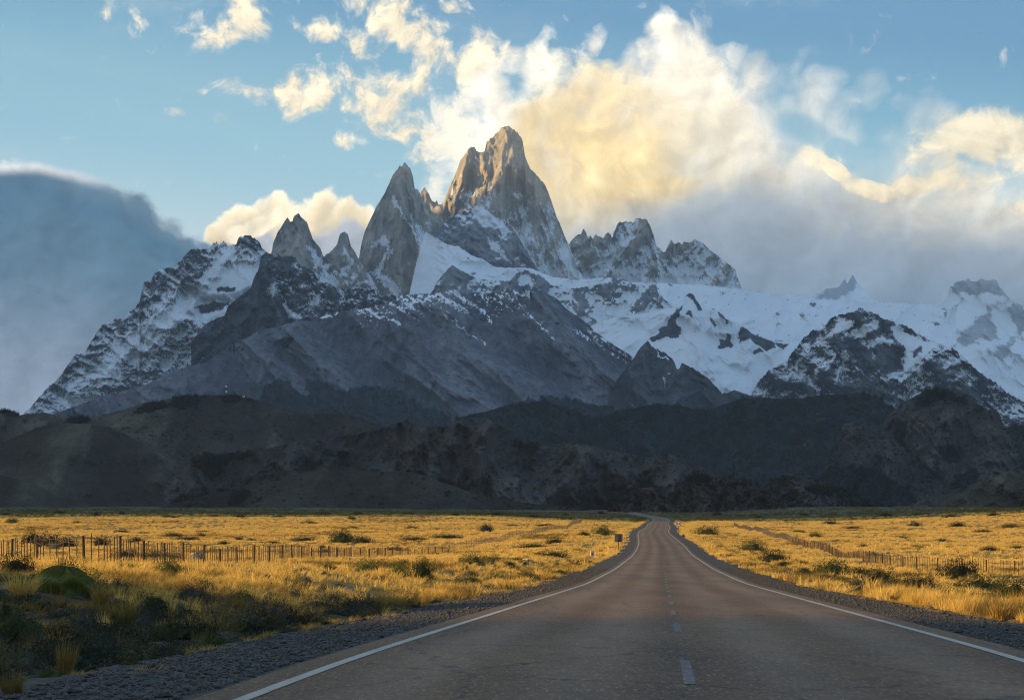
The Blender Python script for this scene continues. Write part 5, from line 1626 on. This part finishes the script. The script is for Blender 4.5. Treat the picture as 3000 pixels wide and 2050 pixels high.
rock(577, 1644, 44, 30, 'dark grey boulder in the grass just behind the left fence', 2)
rock(552, 1782, 16, 5, 'small pale stone in the shaded scrub', 5)
rock(640, 1856, 22, 8, 'flat grey stone in the scrub beside the gravel', 7)
rock(1310, 1618, 16, 8, 'grey stone by the bend of the left fence', 9)


# ------------------------------------------------------------------ fences
def box_mesh(name, mat, sx, sy, z0, z1, taper=1.0):
    V = [(-sx / 2, -sy / 2, z0), (sx / 2, -sy / 2, z0), (sx / 2, sy / 2, z0), (-sx / 2, sy / 2, z0)]
    V += [(x * taper, y * taper, z1) for x, y, _ in V]
    Fc = [(0, 3, 2, 1), (4, 5, 6, 7), (0, 1, 5, 4), (1, 2, 6, 5), (2, 3, 7, 6), (3, 0, 4, 7)]
    return raw_mesh(name, V, Fc, mat, False)


def round_post(name, mat, r, z0, z1, n=7, seed=1):
    rr = np.random.default_rng(seed)
    V = []
    for z in (z0, (z0 + z1) * 0.55, z1 - 0.03, z1):
        for i in range(n):
            a = 2 * math.pi * i / n
            q = r * (0.75 if z == z1 else 1.0) * rr.uniform(0.88, 1.1)
            V.append((q * math.cos(a), q * math.sin(a), z))
    Fc = []
    for k in range(3):
        for i in range(n):
            Fc.append((k * n + i, k * n + (i + 1) % n, (k + 1) * n + (i + 1) % n, (k + 1) * n + i))
    me = raw_mesh(name, V, Fc, mat, False)
    return me


POST = [round_post('post', M_POST, 0.068, -0.3, 1.36, 7, s) for s in (1, 2)]
STAKE = [box_mesh('stake', M_STAKE, 0.045, 0.04, -0.12, 1.30, 0.85), box_mesh('stake', M_STAKE, 0.04, 0.045, -0.12, 1.36, 0.9)]


def fence(label, foot, spacing, every):
    W = np.array([((px - 1500) / F * yy, yy) for px, yy in foot])
    seg = np.hypot(*np.diff(W, axis=0).T)
    L = np.concatenate([[0], np.cumsum(seg)])
    total = L[-1]
    n = int(total / spacing)
    s = np.linspace(0, total, n)
    X = np.interp(s, L, W[:, 0])
    Y = np.interp(s, L, W[:, 1])
    Z = ground_z(X, Y)
    root = bpy.data.objects.new('fence', None)
    COL.objects.link(root)
    root.location = (X[0], Y[0], Z[0])
    tag(root, label, 'fence')
    o0 = np.array([X[0], Y[0], Z[0]])
    SV, SF = [], []
    cnt = 0
    for i in range(n):
        loc = np.array([X[i], Y[i], Z[i]]) - o0
        main = i % every == 0
        if cnt < 290:
            me = POST[i % 2] if main else STAKE[i % 2]
            o = bpy.data.objects.new('post' if main else 'stake', me)
            COL.objects.link(o)
            o.parent = root
            o.location = loc + np.array([0, 0, rng.uniform(-0.06, 0.03)])
            o.rotation_euler = (rng.normal(0, 0.02), rng.normal(0, 0.025), rng.uniform(0, 3))
            o.scale = (1, 1, rng.uniform(0.93, 1.06))
            cnt += 1
        else:
            w = 0.07 if main else 0.034
            h = 1.42 if main else 1.32
            k = len(SV)
            for z in (-0.2, h):
                for a, b in ((-1, -1), (1, -1), (1, 1), (-1, 1)):
                    SV.append((loc[0] + a * w / 2, loc[1] + b * w / 2, loc[2] + z))
            for f in ((0, 1, 5, 4), (1, 2, 6, 5), (2, 3, 7, 6), (3, 0, 4, 7), (4, 5, 6, 7)):
                SF.append(tuple(k + q for q in f))
    if SV:
        o = link(bpy.data.objects.new('far_stakes', raw_mesh('far_stakes', SV, SF, M_FARSTAKE, False)), root)
        o['kind'] = 'stuff'
    for hgt in (0.25, 0.5, 0.75, 1.0, 1.22):
        V, Fc = [], []
        w = 0.006
        for i in range(n):
            sag = -0.02 * math.sin(math.pi * (i % every) / every)
            x, y_, z = X[i] - o0[0], Y[i] - o0[1] - 0.05, Z[i] - o0[2] + hgt + sag
            V += [(x, y_, z - w), (x, y_ + w, z + w * 0.6), (x, y_ - w, z + w * 0.6)]
            if i:
                a, b = 3 * (i - 1), 3 * i
                for q in range(3):
                    Fc.append((a + q, a + (q + 1) % 3, b + (q + 1) % 3, b + q))
        link(bpy.data.objects.new('wire', raw_mesh('wire', V, Fc, M_WIRE, False)), root)
    return X, Y, Z


fl = fence('wire fence with dark posts and thin stakes on the left plain',
           [(-120, 165), (22, 138), (130, 124), (231, 118), (300, 122), (395, 135), (532, 158), (680, 186), (813, 215), (900, 245), (1030, 300), (1152, 350), (1260, 402), (1352, 450), (1400, 482), (1450, 525), (1545, 610), (1575, 660), (1605, 720), (1660, 820), (1705, 960)], 1.25, 8)
fr = fence('wire fence of close stakes on the right plain',
           [(3080, 228), (2950, 240), (2815, 258), (2690, 276), (2600, 300), (2540, 330), (2480, 372), (2445, 410), (2400, 462), (2310, 560), (2272, 640), (2230, 720), (2195, 820), (2150, 970)], 1.1, 9)


# ------------------------------------------------------------------ woods on the hills
def woods():
    M_WOOD = plant_mat('wood_leaves', [(0.0, (0.026, 0.032, 0.026)), (0.5, (0.016, 0.021, 0.020)), (1.0, (0.011, 0.014, 0.015))], 0.1)
    src = [source('wood_tree', *leaf_cloud(110, s, size=0.30, inner=0.7), M_WOOD) for s in (71, 72, 73)]
    P, S, T = [], [], []
    for (G, pa), n, size, thr in ((FOR_P, 6500, 7.5, 0.5), (DOME_P, 900, 5.0, 0.55), (BARE_P, 700, 5.0, 0.55), (LONG_P, 900, 5.0, 0.5), (CRAG_P, 900, 4.2, 0.5), (LOW_P, 160, 3.5, 0.5), (OUT_P, 220, 3.0, 0.5), (SPUR_P, 260, 3.5, 0.5), (SCREE_P, 3000, 8.0, 0.6)):
        idx = np.argwhere(pa[2:] > thr) + np.array([2, 0])
        if not len(idx):
            continue
        q = idx[rng.integers(0, len(idx), n)]
        p = G[q[:, 0], q[:, 1]] + rng.normal(0, size * 0.5, (n, 3)) * np.array([1, 0, 0.3])
        P.append(p)
        w = size * 0.5 * np.exp(rng.normal(0, 0.3, n))
        S.append(np.stack([w, w, w * rng.uniform(1.2, 2.0, n)], -1))
        T.append(rng.random(n))
        # single shrubs outside the woods
        idx = np.argwhere(pa[2:] < 0.35) + np.array([2, 0])
        k = 350 if n < 200 else max(n // 2, 1300)
        q = idx[rng.integers(0, len(idx), k)]
        P.append(G[q[:, 0], q[:, 1]])
        w = size * 0.30 * np.exp(rng.normal(0, 0.45, k))
        S.append(np.stack([w, w, w], -1))
        T.append(rng.random(k))
    P, S, T = np.concatenate(P), np.concatenate(S), np.concatenate(T)
    n = len(P)
    scatter('woodland', 'dark woods and copses on the foothills', P, np.stack([np.zeros(n), np.zeros(n), rng.uniform(0, 6.28, n)], -1), S, rng.integers(0, 3, n), T, src)


woods()


# ------------------------------------------------------------------ road furniture
def part(name, V, Fc, mat, parent, smooth=False):
    return link(bpy.data.objects.new(name, raw_mesh(name, V, Fc, mat, smooth)), parent)


def boxv(x0, x1, y0, y1, z0, z1):
    V = [(x0, y0, z0), (x1, y0, z0), (x1, y1, z0), (x0, y1, z0), (x0, y0, z1), (x1, y0, z1), (x1, y1, z1), (x0, y1, z1)]
    return V, [(0, 3, 2, 1), (4, 5, 6, 7), (0, 1, 5, 4), (1, 2, 6, 5), (2, 3, 7, 6), (3, 0, 4, 7)]


def discv(r, y0, y1, zc, n=28, r0=0.0, xc=0.0, half=None):
    """round plate standing in the x-z plane (a ring when r0 > 0)"""
    V, Fc = [], []
    for i in range(n):
        a = 2 * math.pi * i / n
        for rr in (r0, r):
            for yy in (y0, y1):
                V.append((xc + rr * math.cos(a), yy, zc + rr * math.sin(a)))
    for i in range(n):
        a, b = 4 * i, 4 * ((i + 1) % n)
        Fc += [(a, a + 2, b + 2, b), (a + 1, b + 1, b + 3, a + 3), (a + 2, a + 3, b + 3, b + 2), (a, b, b + 1, a + 1)]
    return V, Fc


def thing(name, label, cat, loc, rz=0.0):
    o = bpy.data.objects.new(name, None)
    COL.objects.link(o)
    o.location = loc
    o.rotation_euler = (0, 0, rz)
    return tag(o, label, cat)


# back of a square sign, left of the road
X, Y, Z = cast(1812, 1614)
k = Y / F
t_ = thing('road_sign', 'grey back of a square road sign on a post, left of the road', 'road sign', (X, Y, Z), R(-8))
h0, h1, w_ = 27 * k, 51 * k, 23.5 * k
part('post', *boxv(-0.045, 0.045, -0.045, 0.045, -0.2, h1 - 0.05), M_POST, t_)
pl = part('panel', *boxv(-w_ / 2, w_ / 2, 0.05, 0.075, h0, h1), M_GREYMETAL, t_)
for q in (0.25, 0.75):
    part('brace', *boxv(-w_ * 0.42, w_ * 0.42, 0.0, 0.048, h0 + (h1 - h0) * q - 0.03, h0 + (h1 - h0) * q + 0.03), M_POST, pl)
# round no-overtaking sign on the right
X, Y, Z = cast(1988, 1559)
k = Y / F
t_ = thing('road_sign', 'round white sign with a red rim and two cars, right of the road', 'road sign', (X, Y, Z), R(4))
rr, zc = 7.8 * k, 26 * k
part('post', *boxv(-0.05, 0.05, 0.0, 0.08, -0.2, zc + rr * 0.5), M_GREYMETAL, t_)
pl = part('panel', *discv(rr * 0.97, -0.04, -0.01, zc), M_WHITE, t_)
part('rim', *discv(rr, -0.05, -0.005, zc, 28, rr * 0.80), M_RED, pl)
for xc, mm in ((-0.34 * rr, M_RED), (0.36 * rr, M_BLACK)):
    V1, F1 = boxv(xc - 0.27 * rr, xc + 0.27 * rr, -0.048, -0.042, zc - 0.22 * rr, zc + 0.04 * rr)
    V2, F2 = boxv(xc - 0.18 * rr, xc + 0.18 * rr, -0.047, -0.043, zc + 0.04 * rr, zc + 0.24 * rr)
    V3, F3 = boxv(xc - 0.22 * rr, xc - 0.10 * rr, -0.047, -0.043, zc - 0.32 * rr, zc - 0.22 * rr)
    V4, F4 = boxv(xc + 0.10 * rr, xc + 0.22 * rr, -0.047, -0.043, zc - 0.32 * rr, zc - 0.22 * rr)
    Vv, Ff = [], []
    for va, fa in ((V1, F1), (V2, F2), (V3, F3), (V4, F4)):
        b0 = len(Vv)
        Vv += va
        Ff += [tuple(b0 + q for q in f) for f in fa]
    part('car_symbol', Vv, Ff, mm, pl)
# white marker post
X, Y, Z = cast(1735, 1637)
k = Y / F
t_ = thing('marker_post', 'short white kilometre post with a cap on the left verge', 'marker post', (X, Y, Z), R(12))
w_, h1 = 9.5 * k, 23 * k
sh = part('shaft', *boxv(-w_ / 2, w_ / 2, -w_ * 0.3, w_ * 0.3, -0.15, h1 * 0.86), M_CONC, t_)
part('cap', *boxv(-w_ * 0.56, w_ * 0.56, -w_ * 0.36, w_ * 0.36, h1 * 0.86, h1), M_CONC, t_)
part('plate', *boxv(-w_ * 0.22, w_ * 0.22, -w_ * 0.3 - 0.012, -w_ * 0.3 - 0.002, h1 * 0.52, h1 * 0.74), M_POST, sh)
# small concrete block
X, Y, Z = cast(1541, 1650)
k = Y / F
t_ = thing('culvert_block', 'small grey concrete culvert block in the grass left of the road', 'concrete block', (X, Y, Z), R(-25))
w_, h1 = 15 * k, 13 * k
part('block', *boxv(-w_ / 2, w_ / 2, -w_ * 0.35, w_ * 0.35, -0.1, h1 * 0.82), M_ROCK, t_)
part('coping', *boxv(-w_ * 0.55, w_ * 0.55, -w_ * 0.40, w_ * 0.40, h1 * 0.82, h1), M_CONC, t_)


# mast and huts on the crest of the long hill
def on_crest(px, G):
    col = np.argmin(np.abs((G[0, :, 0] / G[0, :, 1]) - (px - 1500) / F))
    return G[0, col]


c = on_crest(663, LONG_P[0])
k = c[1] / F
t_ = thing('radio_mast', 'thin mast with two white round dishes on the left hill crest', 'radio mast', tuple(c))
ht = 27 * k
for a in (0, 2.1, 4.2):
    xo, yo = 0.7 * math.cos(a), 0.7 * math.sin(a)
    V = [(xo - .12, yo - .12, -1), (xo + .12, yo - .12, -1), (xo, yo + .12, -1), (xo * .3 - .1, yo * .3 - .1, ht), (xo * .3 + .1, yo * .3 - .1, ht), (xo * .3, yo * .3 + .1, ht)]
    part('leg', V, [(0, 1, 4, 3), (1, 2, 5, 4), (2, 0, 3, 5)], M_GREYMETAL, t_)
for zz in np.linspace(2, ht - 1, 7):
    part('brace', *boxv(-0.5, 0.5, -0.05, 0.05, zz, zz + 0.12), M_GREYMETAL, t_)
for zz, rr in ((ht - 1.3, 1.7), (ht * 0.37, 1.7)):
    part('dish', *discv(rr, -1.2, -0.5, zz, 18), M_WHITE, t_, True)
for px, w_, lab in ((677, 4.2, 'small white hut beside the mast on the left hill'), (714, 3.4, 'tiny pale hut right of the mast on the left hill')):
    c = on_crest(px, LONG_P[0])
    t_ = thing('hut', lab, 'hut', (c[0], c[1] - 2, c[2] - 0.5))
    part('wall', *boxv(-w_ / 2, w_ / 2, -1.6, 1.6, -0.8, 2.4), M_WHITE, t_)
    rf = part('roof', [(-w_ * .58, -1.9, 2.4), (w_ * .58, -1.9, 2.4), (w_ * .58, 1.9, 2.4), (-w_ * .58, 1.9, 2.4), (-w_ * .58, 0, 3.4), (w_ * .58, 0, 3.4)], [(0, 1, 5, 4), (2, 3, 4, 5)], M_GREYMETAL, t_)
    part('door', *boxv(-0.5, 0.5, -1.66, -1.605, -0.5, 1.6), M_POST, t_)
